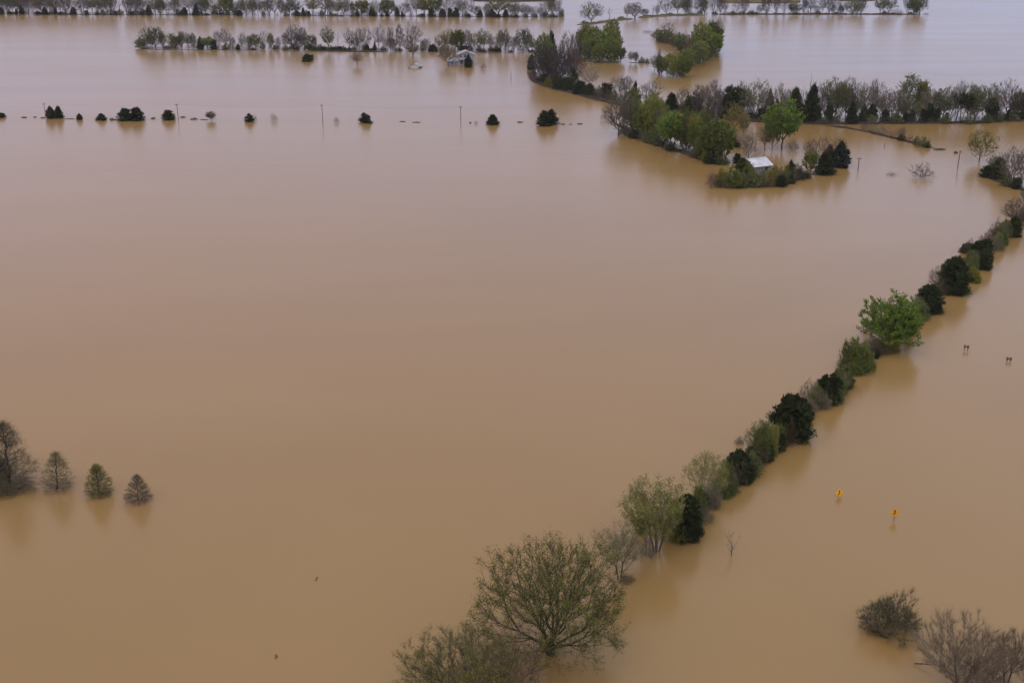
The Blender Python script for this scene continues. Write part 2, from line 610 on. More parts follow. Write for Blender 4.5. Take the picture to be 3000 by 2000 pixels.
def make_cedar(seed, H=8., W=5., prof='cone', n=5200, card=0.42, tops=1):
    """dense evergreen: sprays of needles in tufts round an uneven cone or dome"""
    rng = np.random.default_rng(seed)
    tufts = []
    axes = [(0.0, 0.0, H)]
    if tops > 1:
        axes = []
        for t in range(tops):
            a = rng.random() * 0.6 + t * 2 * PI / tops
            axes.append((math.cos(a) * W * 0.24, math.sin(a) * W * 0.24, H * (1.0 if t == 0 else 0.78 + 0.2 * rng.random())))
    NT = 150
    per = NT // len(axes)
    for ax, ay, h in axes:
        w = W / 2 * (1.0 if len(axes) == 1 else 0.68)
        for i in range(per):
            t = rng.random() ** 1.15
            if prof == 'cone':
                r = (1 - t) ** 0.7 * (0.55 + 0.45 * min(1, t / 0.10))
            elif prof == 'column':
                r = (1 - t ** 2.4) ** 0.8 * (0.7 + 0.3 * min(1, t / 0.2))
            else:
                r = math.sqrt(max(0.0, 1 - ((t - 0.2) / 0.82) ** 2)) if t > 0.2 else 0.84 + 0.16 * t / 0.2
            rr = w * r * (0.52 + 0.56 * rng.random())
            a = rng.random() * 2 * PI
            tufts.append((ax + math.cos(a) * rr, ay + math.sin(a) * rr, 0.10 + t * h * 0.96, (0.20 + 0.35 * (1 - t)) * W * 0.26))
        for i in range(24):   # inner fill
            t = rng.random()
            rr = w * (1 - t) ** 0.7 * 0.5 * rng.random()
            a = rng.random() * 2 * PI
            tufts.append((ax + math.cos(a) * rr, ay + math.sin(a) * rr, t * h * 0.85, 0.16 * W))
    T = np.array(tufts)
    k = rng.integers(0, len(T), n)
    off = norm(rng.normal(size=(n, 3))) * (rng.random(n) ** 0.5)[:, None] * T[k, 3][:, None]
    off[:, 2] *= 0.8
    Pn = T[k, :3] + off
    Pn[:, 2] = np.abs(Pn[:, 2]) * 0.98
    outw = norm(Pn - np.array([0, 0, H * 0.2]))
    v, f = cards(Pn, card * (0.55 + 0.8 * rng.random(n)), rng, 0.55, outw, 0.45)
    # boughs deeper in: larger sprays that close the view through the crown
    kc = rng.integers(0, len(T), n // 5)
    Pc = T[kc, :3] * np.array([0.72, 0.72, 0.92]) + rng.normal(size=(len(kc), 3)) * 0.05 * W
    Pc[:, 2] = np.abs(Pc[:, 2])
    vc, fc = cards(Pc, (0.13 * W) * (0.6 + 0.7 * rng.random(len(kc))), rng, 0.7)
    f = np.concatenate([f, fc + len(v)])
    v = np.concatenate([v, vc])
    # needle sprigs that break the outline
    m = n // 3
    kk = rng.integers(0, n, m)
    D = norm(outw[kk] + rng.normal(size=(m, 3)) * 0.45 + np.array([0, 0, 0.5]))
    v2, f2 = ribbons(Pn[kk], D, card * (0.8 + 1.9 * rng.random(m)), np.full(m, card * 0.28), rng)
    P = Proto()
    A = np.concatenate([v, v2])
    P.crown = mesh_np('crown', A, [f, f2 + len(v)], [LEAF['cedar']])
    mb = MB()
    for ax, ay, h in axes:
        mb.tube([(ax * 0.3, ay * 0.3, -0.5), (ax * 0.7, ay * 0.7, h * 0.3), (ax, ay, h * 0.9)], [0.14, 0.10, 0.03], 6)
    P.trunk = mb.mesh('trunk', BARK['dark'])
    P.H = float(np.percentile(A[:, 2], 99.6))
    P.W = float(np.percentile(np.abs(A[:, 0]), 98.5) + np.percentile(np.abs(A[:, 1]), 98.5))
    return P

PR = {}
def proto(key):
    if key in PR: return PR[key]
    PR[key] = DEFS[key]()
    return PR[key]

def T(*a, **k): return lambda: make_tree(*a, **k)
def CD(*a, **k): return lambda: make_cedar(*a, **k)

DEFS = {}
for i, (shape, W, low, top, stems) in enumerate([('oval', 6.4, 1.5, 2.2, None), ('vase', 8.0, 1.3, 1.9, None), ('oval', 3.8, 1.3, 2.6, None),
                                                 ('round', 9.0, 1.7, 2.3, None), ('vase', 6.6, 0.9, 1.4, 3)]):
    for knd, lv, tw in (('bare', 0, 8), ('bud', 2.2, 6), ('leafy', 5.5, 5)):
        DEFS['%s%d' % (knd, i)] = T(11 + i, 'oval' if shape == 'round' else shape, 10.0, W, low, 290, 0.17, top, 0.5, stems, twigs=tw, tw_len=1.15,
                                    tw_w=0.05, leaves=lv, leaf=0.26 if knd == 'bud' else 0.36, clump=0.5 if knd == 'bud' else 0.25)
for i in range(3):
    DEFS['grove%d' % i] = T(41 + i, 'oval', 10.0, 7.5 + i * 0.6, 0.8, 260, 0.15, 1.5, 0.45, None, twigs=5, tw_len=1.1, tw_w=0.045,
                            leaves=7.0, leaf=0.40, clump=0.15)
for i in range(2):
    DEFS['thicket%d' % i] = T(51 + i, 'oval', 10.0, 7.5, 0.8, 420, 0.16, 1.6, 0.45, [None, 3][i], twigs=11, tw_len=1.2, tw_w=0.05)
for i in range(3):
    DEFS['shrub%d' % i] = T(61 + i, 'dome', 4.0, 6.0, 0.25, 190, 0.07, 0.4, 0.35, [4, 5, 6][i], twigs=6, tw_len=0.75, tw_w=0.034, cut=0.035)
    DEFS['lshrub%d' % i] = T(71 + i, 'dome', 4.0, 5.0, 0.2, 170, 0.06, 0.4, 0.35, 4, twigs=5, tw_len=0.6, tw_w=0.03, leaves=4.0, leaf=0.26, cut=0.035, clump=0.15)
DEFS['cedar0'] = CD(81, 8, 5.0, 'cone')
DEFS['cedar1'] = CD(82, 8, 6.5, 'dome')
DEFS['cedar2'] = CD(83, 8, 7.5, 'cone', tops=2)
DEFS['cedar3'] = CD(84, 8, 4.6, 'column')
DEFS['cedar4'] = CD(85, 8, 9.0, 'dome', tops=3, n=4600)
DEFS['pine0'] = T(91, 'oval', 10.0, 7.0, 5.0, 150, 0.16, 4.5, 0.5, 3, twigs=6, tw_len=0.7, tw_w=0.05, leaves=7.0, leaf=0.30, clump=0.5)
DEFS['snag0'] = T(92, 'oval', 10.0, 2.6, 3.0, 26, 0.14, 5.0, 0.6, 2, twigs=3, tw_len=1.3, tw_w=0.06, up=0.9)
DEFS['snag1'] = T(93, 'oval', 10.0, 3.2, 3.5, 40, 0.15, 6.0, 0.6, None, twigs=3, tw_len=0.9, tw_w=0.05)
# nearer, finer trees, each grown for its own place
DEFS['great'] = T(101, 'broad', 11.0, 14.0, 1.7, 1200, 0.42, 2.6, 0.62, None, spread=0.55, lobe=0.17, twigs=11, tw_len=0.85, tw_w=0.018, leaves=4.2, leaf=0.125,
                  up=0.25, cut=0.045, clump=0.95, tip=0.007, expo=1.95)
DEFS['great2'] = T(102, 'oval', 9.5, 12.0, 0.8, 900, 0.32, 1.6, 0.55, 4, spread=0.55, lobe=0.2, twigs=18, tw_len=0.9, tw_w=0.021, leaves=2.2, leaf=0.12,
                   cut=0.045, clump=0.3, tip=0.008, expo=2.2)
DEFS['haze'] = T(103, 'oval', 7.0, 6.5, 0.4, 420, 0.12, 1.2, 0.5, 3, spread=0.6, twigs=14, tw_len=0.9, tw_w=0.014, leaves=0.15, leaf=0.10, cut=0.04, tip=0.007)
DEFS['multi'] = T(104, 'vase', 8.5, 8.5, 0.8, 700, 0.24, 2.8, 0.72, 4, spread=0.55, twigs=26, tw_len=1.05, tw_w=0.014, cut=0.04, up=0.5, tip=0.006, expo=1.5)
DEFS['multi2'] = T(105, 'vase', 7.0, 4.6, 0.9, 320, 0.15, 1.8, 0.72, 2, spread=0.55, twigs=24, tw_len=0.95, tw_w=0.014, cut=0.035, up=0.4, tip=0.006, expo=1.5)
DEFS['twin'] = T(106, 'vase', 6.5, 5.6, 1.4, 300, 0.13, 1.8, 0.75, 2, spread=0.6, twigs=12, tw_len=0.9, tw_w=0.012, leaves=1.3, leaf=0.10, cut=0.035, tip=0.006, expo=1.5)
DEFS['willow'] = T(107, 'vase', 9.0, 7.4, 1.5, 540, 0.20, 2.4, 0.78, 4, twigs=9, tw_len=0.8, tw_w=0.020, leaves=4.6, leaf=0.14, cut=0.04, clump=0.6, tip=0.008, expo=2.1)
DEFS['ghost'] = T(108, 'oval', 7.5, 5.4, 1.2, 380, 0.13, 3.0, 0.6, None, twigs=6, tw_len=0.8, tw_w=0.018, leaves=3.2, leaf=0.13, cut=0.035, clump=0.3, tip=0.007)
DEFS['pyr0'] = T(109, 'cone', 7.0, 4.6, 0.25, 520, 0.12, 1.0, 0.5, None, twigs=13, tw_len=0.6, tw_w=0.013, leaves=0.45, leaf=0.10, cut=0.03, up=0.2, tip=0.006)
DEFS['pyr1'] = T(110, 'cone', 6.0, 4.6, 0.2, 480, 0.11, 1.0, 0.5, None, twigs=9, tw_len=0.5, tw_w=0.017, leaves=3.0, leaf=0.10, cut=0.03, up=0.2, tip=0.006)
DEFS['pyr2'] = T(111, 'cone', 5.0, 5.2, 0.15, 520, 0.10, 1.0, 0.5, None, twigs=17, tw_len=0.5, tw_w=0.017, leaves=0.15, leaf=0.09, cut=0.03, up=0.2, tip=0.006)
DEFS['elm'] = T(112, 'cone', 9.5, 6.4, 0.4, 640, 0.17, 2.8, 0.7, None, spread=0.6, twigs=14, tw_len=0.85, tw_w=0.014, leaves=0.35, leaf=0.11, cut=0.035, up=0.5, tip=0.007, expo=1.6)
DEFS['bright'] = T(113, 'oval', 8.0, 9.0, 0.1, 640, 0.20, 1.5, 0.5, None, lobe=0.36, twigs=8, tw_len=0.75, tw_w=0.02, leaves=7.0, leaf=0.22, cut=0.04, clump=0.25)
DEFS['nearshrub'] = T(114, 'dome', 4.0, 6.2, 0.2, 520, 0.09, 0.4, 0.35, 6, spread=0.55, lobe=0.25, twigs=22, tw_len=0.6, tw_w=0.018, leaves=0.5, leaf=0.10, cut=0.03, tip=0.007)
DEFS['sapling'] = T(115, 'oval', 4.0, 1.6, 0.5, 26, 0.045, 2.0, 0.6, None, twigs=4, tw_len=0.5, tw_w=0.02, cut=0.02, tip=0.006)
for i in range(3):
    DEFS['hcedar%d' % i] = CD(121 + i, 8, [7.2, 6.2, 8.0][i], ['dome', 'column', 'dome'][i], n=13000, card=0.27, tops=[1, 1, 3][i])
    DEFS['hshrub%d' % i] = T(131 + i, 'dome', 4.0, 5.4, 0.15, 320, 0.07, 0.4, 0.35, 5, twigs=9, tw_len=0.6, tw_w=0.018, leaves=6.0, leaf=0.16, cut=0.03, clump=0.2)
    DEFS['htangle%d' % i] = T(141 + i, 'dome', 4.0, 5.0, 0.15, 340, 0.07, 0.4, 0.4, 5, twigs=10, tw_len=0.75, tw_w=0.020, leaves=0.5, leaf=0.11, cut=0.03)

# kind: (prototypes, thing name, category, twig, leaf, bark, looks)
KIND = {
    'bare':  (['bare0', 'bare1', 'bare2', 'bare3', 'bare4'], 'bare_tree', 'tree', 'grey', 'olive', 'grey', 'bare grey tree'),
    'lilac': (['bare0', 'bare1', 'bare4', 'bare3'], 'bare_tree', 'tree', 'lilac', 'olive', 'grey', 'bare pale-grey tree'),
    'thin':  (['bare2'], 'bare_tree', 'tree', 'grey', 'olive', 'dark', 'thin bare tree'),
    'red':   (['bare0', 'bare4'], 'bare_tree', 'tree', 'red', 'tan', 'dark', 'bare reddish tree'),
    'bud':   (['bud0', 'bud1', 'bud3', 'bud4'], 'budding_tree', 'tree', 'grey', 'pale', 'grey', 'pale green budding tree'),
    'sbud':  (['bud0', 'bud1', 'bud3'], 'budding_tree', 'tree', 'grey', 'sage', 'dark', 'grey-green budding tree'),
    'nbud':  (['bud2'], 'budding_tree', 'tree', 'grey', 'sage', 'dark', 'narrow grey-green tree'),
    'obud':  (['bud3', 'bud1', 'leafy0'], 'budding_tree', 'tree', 'brown', 'olive', 'dark', 'olive budding tree'),
    'tbud':  (['bud3', 'bud0'], 'budding_tree', 'tree', 'brown', 'tan', 'dark', 'brownish budding tree'),
    'green': (['leafy0', 'leafy1', 'leafy3'], 'leafy_tree', 'tree', 'brown', 'green', 'dark', 'green leafy tree'),
    'vivid': (['leafy3', 'leafy1'], 'leafy_tree', 'tree', 'brown', 'vivid', 'grey', 'vivid green tree'),
    'yel':   (['leafy1', 'leafy0'], 'leafy_tree', 'tree', 'brown', 'yellow', 'dark', 'yellow-green tree'),
    'ggrove': (['grove0', 'grove1', 'grove2'], 'leafy_tree', 'tree', 'brown', 'green', 'dark', 'dense green tree'),
    'vgrove': (['grove0', 'grove1', 'grove2'], 'leafy_tree', 'tree', 'brown', 'vivid', 'dark', 'dense vivid green tree'),
    'ogrove': (['grove1', 'grove2', 'grove0'], 'leafy_tree', 'tree', 'grey', 'moss', 'dark', 'dense olive tree'),
    'sgrove': (['grove2', 'grove0'], 'leafy_tree', 'tree', 'grey', 'sage', 'dark', 'dense grey-green tree'),
    'thick': (['thicket0', 'thicket1'], 'bare_tree', 'tree', 'dark', 'olive', 'dark', 'dense bare charcoal-grey tree'),
    'bthick': (['thicket1', 'thicket0'], 'bare_tree', 'tree', 'brown', 'olive', 'dark', 'dense bare brown tree'),
    'cedar': (['cedar0', 'cedar1', 'cedar3', 'cedar2'], 'cedar_tree', 'evergreen tree', None, 'cedar', 'dark', 'dark cedar'),
    'cone':  (['cedar0', 'cedar3'], 'cedar_tree', 'evergreen tree', None, 'cedar', 'dark', 'pointed dark cedar'),
    'cbush': (['cedar1', 'cedar4'], 'cedar_tree', 'evergreen tree', None, 'cedar', 'dark', 'round dark cedar'),
    'ctwin': (['cedar2', 'cedar4'], 'cedar_tree', 'evergreen tree', None, 'cedar', 'dark', 'several-topped dark cedar'),
    'cblue': (['cedar3', 'cedar0'], 'cedar_tree', 'evergreen tree', None, 'blue', 'dark', 'blue-green cedar'),
    'coliv': (['cedar1', 'cedar0'], 'cedar_tree', 'evergreen tree', None, 'olivecedar', 'dark', 'olive-dark cedar'),
    'pine':  (['pine0'], 'pine_tree', 'evergreen tree', 'dark', 'cedar', 'dark', 'open dark pine'),
    'shrub': (['shrub0', 'shrub1', 'shrub2'], 'bare_shrub', 'shrub', 'brown', 'tan', 'dark', 'bare brown shrub'),
    'gshrub': (['shrub1', 'shrub2', 'shrub0'], 'bare_shrub', 'shrub', 'grey', 'tan', 'dark', 'bare grey shrub'),
    'rshrub': (['shrub2', 'shrub0'], 'bare_shrub', 'shrub', 'red', 'tan', 'dark', 'bare reddish shrub'),
    'lshrub': (['lshrub0', 'lshrub1', 'lshrub2'], 'leafy_shrub', 'shrub', 'brown', 'green', 'dark', 'green leafy shrub'),
    'yshrub': (['lshrub1', 'lshrub2', 'lshrub0'], 'leafy_shrub', 'shrub', 'brown', 'yellow', 'dark', 'yellow-green shrub'),
    'sshrub': (['lshrub2', 'lshrub0', 'lshrub1'], 'leafy_shrub', 'shrub', 'grey', 'sage', 'dark', 'grey-green shrub'),
    'dshrub': (['lshrub0', 'lshrub2'], 'leafy_shrub', 'shrub', 'dark', 'cedar', 'dark', 'low dark evergreen shrub'),
    'snag':  (['snag0'], 'dead_tree', 'tree', 'dark', 'tan', 'dark', 'dead spiky-topped tree'),
    'snag1': (['snag1'], 'dead_tree', 'tree', 'grey', 'tan', 'dark', 'thin dead tree'),
    # nearer, finer
    'hcedar': (['hcedar0', 'hcedar1', 'hcedar2'], 'cedar_tree', 'evergreen tree', None, 'cedar', 'dark', 'dark cedar'),
    'hcoliv': (['hcedar1', 'hcedar0', 'hcedar2'], 'cedar_tree', 'evergreen tree', None, 'olivecedar', 'dark', 'olive-dark cedar'),
    'hshrub': (['hshrub0', 'hshrub1', 'hshrub2'], 'leafy_shrub', 'shrub', 'brown', 'green', 'dark', 'green leafy shrub'),
    'hyel':   (['hshrub1', 'hshrub2', 'hshrub0'], 'leafy_shrub', 'shrub', 'brown', 'yellow', 'dark', 'yellow-green shrub'),
    'hsage':  (['hshrub2', 'hshrub0', 'hshrub1'], 'leafy_shrub', 'shrub', 'grey', 'sage', 'dark', 'grey-green shrub'),
    'htang':  (['htangle0', 'htangle1', 'htangle2'], 'bare_shrub', 'shrub', 'grey', 'tan', 'dark', 'tangled bare shrub'),
    'hpale':  (['htangle1', 'htangle2'], 'bare_shrub', 'shrub', 'lilac', 'pale', 'grey', 'pale bare branching shrub'),
}

RNG = random.Random(5)
COUNT = {}
PLANTS = []          # what has been planted, for the labels

def plant(region, x, vb, vt, w, kind, label=None, pr=None, twig=None, leaf=None, bark=None, rz=None, z=0.0, group=None):
    """a plant whose foot is in the water at photo pixel (x, vb), as tall as vt and w pixels wide"""
    ps, nm, cat, tw, lf, bk, looks = KIND[kind]
    COUNT[kind] = COUNT.get(kind, -1) + 1
    key = pr or ps[COUNT[kind] % len(ps)]
    P = proto(key)
    p = at(x, vb)
    h = max(0.25, height_to(p, vt))
    wid = w / ppm(p)
    root = empty(nm, (p.x, p.y, z), RNG.random() * 2 * PI if rz is None else rz)
    s = wid / P.W
    root.scale = (s, s, h / P.H)
    trunk = link('trunk', P.trunk, root)
    crown = link('crown', P.crown, root)
    sl_ = trunk.material_slots[0]
    sl_.link = 'OBJECT'
    sl_.material = BARK[bark or bk]
    ms = crown.material_slots
    if tw is None:
        ms[0].link = 'OBJECT'; ms[0].material = LEAF[leaf or lf]
    else:
        ms[0].link = 'OBJECT'; ms[0].material = TWIG[twig or tw]
        ms[1].link = 'OBJECT'; ms[1].material = LEAF[leaf or lf]
    if cat != 'shrub':
        root.rotation_euler[0] = RNG.gauss(0, 0.03)
        root.rotation_euler[1] = RNG.gauss(0, 0.03)
    root['category'] = cat
    PLANTS.append(dict(o=root, region=region, x=x, vb=vb, h=h, w=wid, looks=looks, label=label, kind=kind, group=group))
    return root
# ------------------------------------------------------------------ the setting
S = 9000.0
wm = MB()
xs = [-S, -700, -300, 0, 300, 700, S]
ys = [-800, 0, 150, 400, 800, S]
for i in range(len(xs) - 1):
    for j in range(len(ys) - 1):
        wm.poly([(xs[i], ys[j], 0), (xs[i + 1], ys[j], 0), (xs[i + 1], ys[j + 1], 0), (xs[i], ys[j + 1], 0)])
wme = wm.mesh('flood_water', water_material())
tag(link('flood_water', wme), 'brown silty flood water covering the fields', kind='structure')

def bank(name, pts, width, height, m, label, seed=1):
    """a low earth bank along a line of photo pixels"""
    rng = random.Random(seed)
    P = [at(u, v) for u, v in pts]
    Q = []
    for a, b in zip(P[:-1], P[1:]):
        k = max(1, int((b - a).length / 2.0))
        Q += [a.lerp(b, i / k) for i in range(k)]
    Q.append(P[-1])
    n = 7
    V, F = [], []
    for i, q in enumerate(Q):
        dr = (Q[min(i + 1, len(Q) - 1)] - Q[max(i - 1, 0)]).normalized()
        sd = Vector((-dr.y, dr.x, 0))
        e = min(1.0, min(i, len(Q) - 1 - i) / 3.0 + 0.15)
        wj = width * (0.8 + 0.4 * rng.random()) * (0.4 + 0.6 * e)
        hj = height * (0.7 + 0.6 * rng.random()) * e
        for k in range(n):
            t = -1 + 2 * k / (n - 1)
            z = hj * (1 - t * t) * 1.15 - 0.12
            V.append(q + sd * t * wj / 2 + Vector((rng.uniform(-.2, .2), rng.uniform(-.2, .2), z + rng.uniform(-.05, .05) * height)))
    for i in range(len(Q) - 1):
        for k in range(n - 1):
            a = i * n + k
            F.append((a, a + 1, a + n + 1, a + n))
    me = bpy.data.meshes.new(name)
    me.from_pydata([tuple(v) for v in V], [], F)
    me.materials.append(m)
    me.update()
    return tag(link(name, me), label, kind='structure')

bank('earth_bank', [(1556, 208), (1566, 236), (1600, 252), (1650, 264), (1700, 277), (1750, 291), (1800, 304), (1850, 312), (1930, 322), (2010, 332),
                    (2090, 345), (2160, 352), (2240, 357), (2330, 361), (2410, 363), (2480, 364)], 3.8, 0.6, M_EARTH, 'dark curving earth bank under the woods', 1)
bank('earth_bank', [(2400, 363), (2500, 363.5), (2600, 362), (2740, 361), (2860, 360), (3060, 350)], 3.4, 0.5, M_EARTH, 'dark earth bank running off to the right', 2)
bank('earth_bank', [(2400, 366), (2480, 375), (2550, 388), (2620, 405), (2680, 420), (2722, 432), (2760, 438)], 2.4, 0.35, M_EARTH, 'bare spit of earth reaching into the flood', 3)
bank('island_shore', [(1806, 362), (1850, 384), (1900, 403), (1940, 424), (1980, 438), (2030, 456), (2080, 474), (2115, 484)], 2.6, 0.35, M_EARTH, 'low wooded shore', 4)
bank('island_shore', [(2075, 549), (2130, 548), (2190, 546), (2250, 543), (2300, 538), (2335, 525), (2360, 512), (2440, 508)], 2.0, 0.25, M_EARTH, 'low shore below the white-roofed cabin', 5)
bank('far_levee', [(1690, 74), (1740, 69), (1790, 62), (1830, 58), (1852, 55)], 7, 0.7, M_GRASS, 'grassy far levee', 6)
bank('far_levee', [(1872, 53), (1910, 49), (1960, 46), (2020, 45), (2070, 45)], 9, 0.9, M_GRASS, 'grassy far levee', 7)
bank('far_levee', [(2095, 43), (2300, 42.5), (2520, 42.5), (2700, 43)], 6, 0.6, M_EARTH, 'dark far levee under thin trees', 8)
bank('far_shore', [(100, 42.5), (300, 43.5), (660, 44), (720, 44.5)], 4, 0.30, M_EARTH, 'dark line of ground below the farthest row', 9)
bank('far_shore', [(860, 46), (1100, 47.5), (1250, 48.5), (1500, 50), (1650, 51)], 4, 0.25, M_EARTH, 'dark line of ground below the farthest row', 10)
bank('row_shore', [(900, 150), (960, 150.5), (1060, 152), (1140, 152)], 5, 0.5, M_EARTH, 'dark ground below the second row', 11)
bank('row_shore', [(410, 145), (600, 146.5), (800, 148)], 3, 0.18, M_EARTH, 'dark ground below the second row', 12)
bank('row_shore', [(1240, 152), (1420, 154), (1540, 154)], 3, 0.18, M_EARTH, 'dark ground below the second row', 13)
bank('bank_edge', [(2868, 516), (2905, 523), (2945, 537), (2985, 553), (3030, 566)], 3.0, 0.6, M_EARTH, 'dark bank at the right edge', 14)
bank('levee_strip', [(1655, 172), (1700, 180), (1760, 184), (1830, 182)], 5, 0.3, M_GRASS, 'grassy strip under the green wood', 15)
bank('levee_strip', [(1826, 184), (1900, 185), (1935, 186)], 2.5, 0.3, M_EARTH, 'thin dyke between the woods', 16)

def field(name, u0, u1, v0, v1, h, label, m=M_FIELD):
    pts = [at(u0, v1), at((u0 + u1) / 2, v1 + 1.5), at(u1, v1), at(u1, v0), at((u0 + u1) / 2, v0 - 2), at(u0, v0)]
    b = MB()
    b.poly([(p.x, p.y, h) for p in pts])
    for a, c in zip(pts, pts[1:] + pts[:1]):
        b.poly([(a.x * 1.0, a.y, -0.3), (c.x, c.y, -0.3), (c.x, c.y, h), (a.x, a.y, h)])
    return tag(b.build(name, m), label, kind='structure')
field('far_field', -200, 110, -14, 5, 0.6, 'brown field above the flood in the far distance')
field('far_field', 1385, 1625, -16, 4, 0.6, 'brown field above the flood in the far distance', M_EARTH)
field('far_meadow', 2105, 2345, -14, 8, 0.6, 'olive meadow beyond the far levee', M_GRASS)
field('far_field', 2455, 2562, -12, 2.5, 0.5, 'brown field beyond the far levee', M_EARTH)

# ------------------------------------------------------------------ buildings
def at_frame(u, v, zr=0.0):
    return at(u, v)

def window(parent, x, z, w, h, y):
    f = MB()
    t = 0.07
    f.box(x - w / 2 - t, x + w / 2 + t, y - 0.05, y, z + h, z + h + t)
    f.box(x - w / 2 - t, x + w / 2 + t, y - 0.05, y, z - t, z)
    f.box(x - w / 2 - t, x - w / 2, y - 0.05, y, z, z + h)
    f.box(x + w / 2, x + w / 2 + t, y - 0.05, y, z, z + h)
    f.box(x - w / 2, x + w / 2, y - 0.045, y, z + h / 2 - 0.025, z + h / 2 + 0.025)
    fo = f.build('window', M_TRIM, parent)
    g = MB()
    g.box(x - w / 2, x + w / 2, y - 0.02, y - 0.005, z, z + h)
    g.build('pane', M_GLASS, fo)

# white two-storey farmhouse in the second row
p = at(1366, 191)
hs_ = empty('farmhouse', (p.x, p.y, 0), 0.10)
tag(hs_, 'white two-storey farmhouse with grey roof and low left wing, flooded to its windows', 'house')
b = MB()
b.box(-3.2, 3.2, 0, 6.5, -1.0, 4.1)
b.prism([(-3.2, 4.1), (3.2, 4.1), (0, 5.25)], 0.0, 6.5)
for k in range(13):                                   # lap siding
    b.box(-3.215, 3.215, -0.015, 0.0, 0.05 + k * 0.3, 0.07 + k * 0.3)
b.build('wall', M_CLAP, hs_)
b = MB()
for s in (-1, 1):
    b.poly([(s * 3.6, -0.35, 3.95), (0, -0.35, 5.37), (0, 6.85, 5.37), (s * 3.6, 6.85, 3.95)][::s])
    b.poly([(s * 3.6, -0.35, 3.83), (0, -0.35, 5.25), (0, 6.85, 5.25), (s * 3.6, 6.85, 3.83)][::-s])
    b.poly([(s * 3.6, -0.35, 3.83), (0, -0.35, 5.25), (0, -0.35, 5.37), (s * 3.6, -0.35, 3.95)])
    b.poly([(s * 3.6, -0.35, 3.83), (s * 3.6, -0.35, 3.95), (s * 3.6, 6.85, 3.95), (s * 3.6, 6.85, 3.83)])
rf = b.build('roof', M_TIN, hs_)
b = MB(); b.box(0.9, 1.5, 3.2, 3.8, 4.6, 6.0); b.box(0.84, 1.56, 3.14, 3.86, 6.0, 6.12)
b.build('chimney', mat('chimney_brick', (0.16, 0.09, 0.07), 0.9, 0.2, 3.0), rf)
window(hs_, -1.9, 0.45, 0.95, 1.4, -0.02)
window(hs_, -0.1, 0.45, 0.95, 1.4, -0.02)
window(hs_, 2.2, 0.45, 0.95, 1.4, -0.02)
window(hs_, -0.4, 3.05, 0.9, 1.1, -0.02)
window(hs_, -2.2, 3.05, 0.8, 1.0, -0.02)
b = MB()
b.poly([(-3.3, -1.3, 2.25), (0.8, -1.3, 2.25), (0.8, 0, 2.75), (-3.3, 0, 2.75)])
b.poly([(-3.3, -1.3, 2.15), (-3.3, 0, 2.65), (0.8, 0, 2.65), (0.8, -1.3, 2.15)])
b.poly([(-3.3, -1.3, 2.15), (0.8, -1.3, 2.15), (0.8, -1.3, 2.25), (-3.3, -1.3, 2.25)])
b.build('porch_roof', M_TIN, hs_)
for x in (-3.15, 0.65):
    b = MB(); b.box(x - 0.06, x + 0.06, -1.2, -1.08, -0.6, 2.2)
    b.build('porch_post', M_TRIM, hs_)
b = MB()
b.box(-7.3, -3.2, 0.8, 4.6, -1.0, 1.5)
for k in range(5): b.box(-7.31, -3.2, 0.785, 0.8, 0.1 + k * 0.3, 0.12 + k * 0.3)
b.build('wing_wall', M_CLAP, hs_)
b = MB()
b.prism([(0.4, 1.42), (0.4, 1.55), (2.7, 2.75), (5.0, 1.55), (5.0, 1.42), (2.7, 2.62)], -7.6, -3.2)
me = b.mesh('wing_roof', mat('pale_tin_roof', (0.42, 0.42, 0.47), 0.45, 0.2, 0.8, spec=0.5))
for v in me.vertices: v.co = Vector((v.co.y, v.co.x, v.co.z))
me.flip_normals()
link('wing_roof', me, hs_)
window(hs_, -5.6, 0.2, 0.6, 0.9, 0.78)

# small drowned shed left of it
p = at(1213, 200)
sh = empty('shed', (p.x, p.y, 0), -0.25)
tag(sh, 'small shed drowned to its grey roof, white gable showing, under a leaning tree', 'shed')
b = MB(); b.box(-1.75, 1.75, 0.0, 4.0, -1.0, 0.55); b.prism([(-1.75, 0.55), (1.75, 0.55), (0, 1.65)], 0.0, 4.0)
b.build('wall', M_TRIM, sh)
b = MB()
for s in (-1, 1):
    b.poly([(s * 2.45, -0.3, 0.28), (0, -0.3, 1.85), (0, 4.3, 1.85), (s * 2.45, 4.3, 0.28)][::s])
    b.poly([(s * 2.45, -0.3, 0.18), (0, -0.3, 1.75), (0, 4.3, 1.75), (s * 2.45, 4.3, 0.18)][::-s])
    b.poly([(s * 2.45, -0.3, 0.18), (0, -0.3, 1.75), (0, -0.3, 1.85), (s * 2.45, -0.3, 0.28)])
    b.poly([(s * 2.45, -0.3, 0.18), (s * 2.45, -0.3, 0.28), (s * 2.45, 4.3, 0.28), (s * 2.45, 4.3, 0.18)])
b.build('roof', M_TIN, sh)
b = MB(); b.box(1.9, 2.7, 0.4, 1.4, -0.5, 0.55); b.box(1.85, 2.75, 0.35, 1.45, 0.55, 0.62)
b.build('lean_to', M_POST, sh)

# long low roof in the farthest row
p = at(648, 43)
br = empty('barn', (p.x, p.y, 0), 0.06)
tag(br, 'low barn with a pale roof just above the water in the farthest treeline', 'barn')
b = MB(); b.box(-3.6, 3.6, 0.4, 5.0, -1.0, 0.5); b.build('wall', M_GREYW, br)
b = MB(); b.prism([(0.0, 0.42), (0.0, 0.52), (2.7, 1.7), (5.4, 0.52), (5.4, 0.42), (2.7, 1.6)], -4.0, 4.0)
me = b.mesh('roof', M_WTIN)
for v in me.vertices: v.co = Vector((v.co.y, v.co.x, v.co.z))
me.flip_normals()
link('roof', me, br)

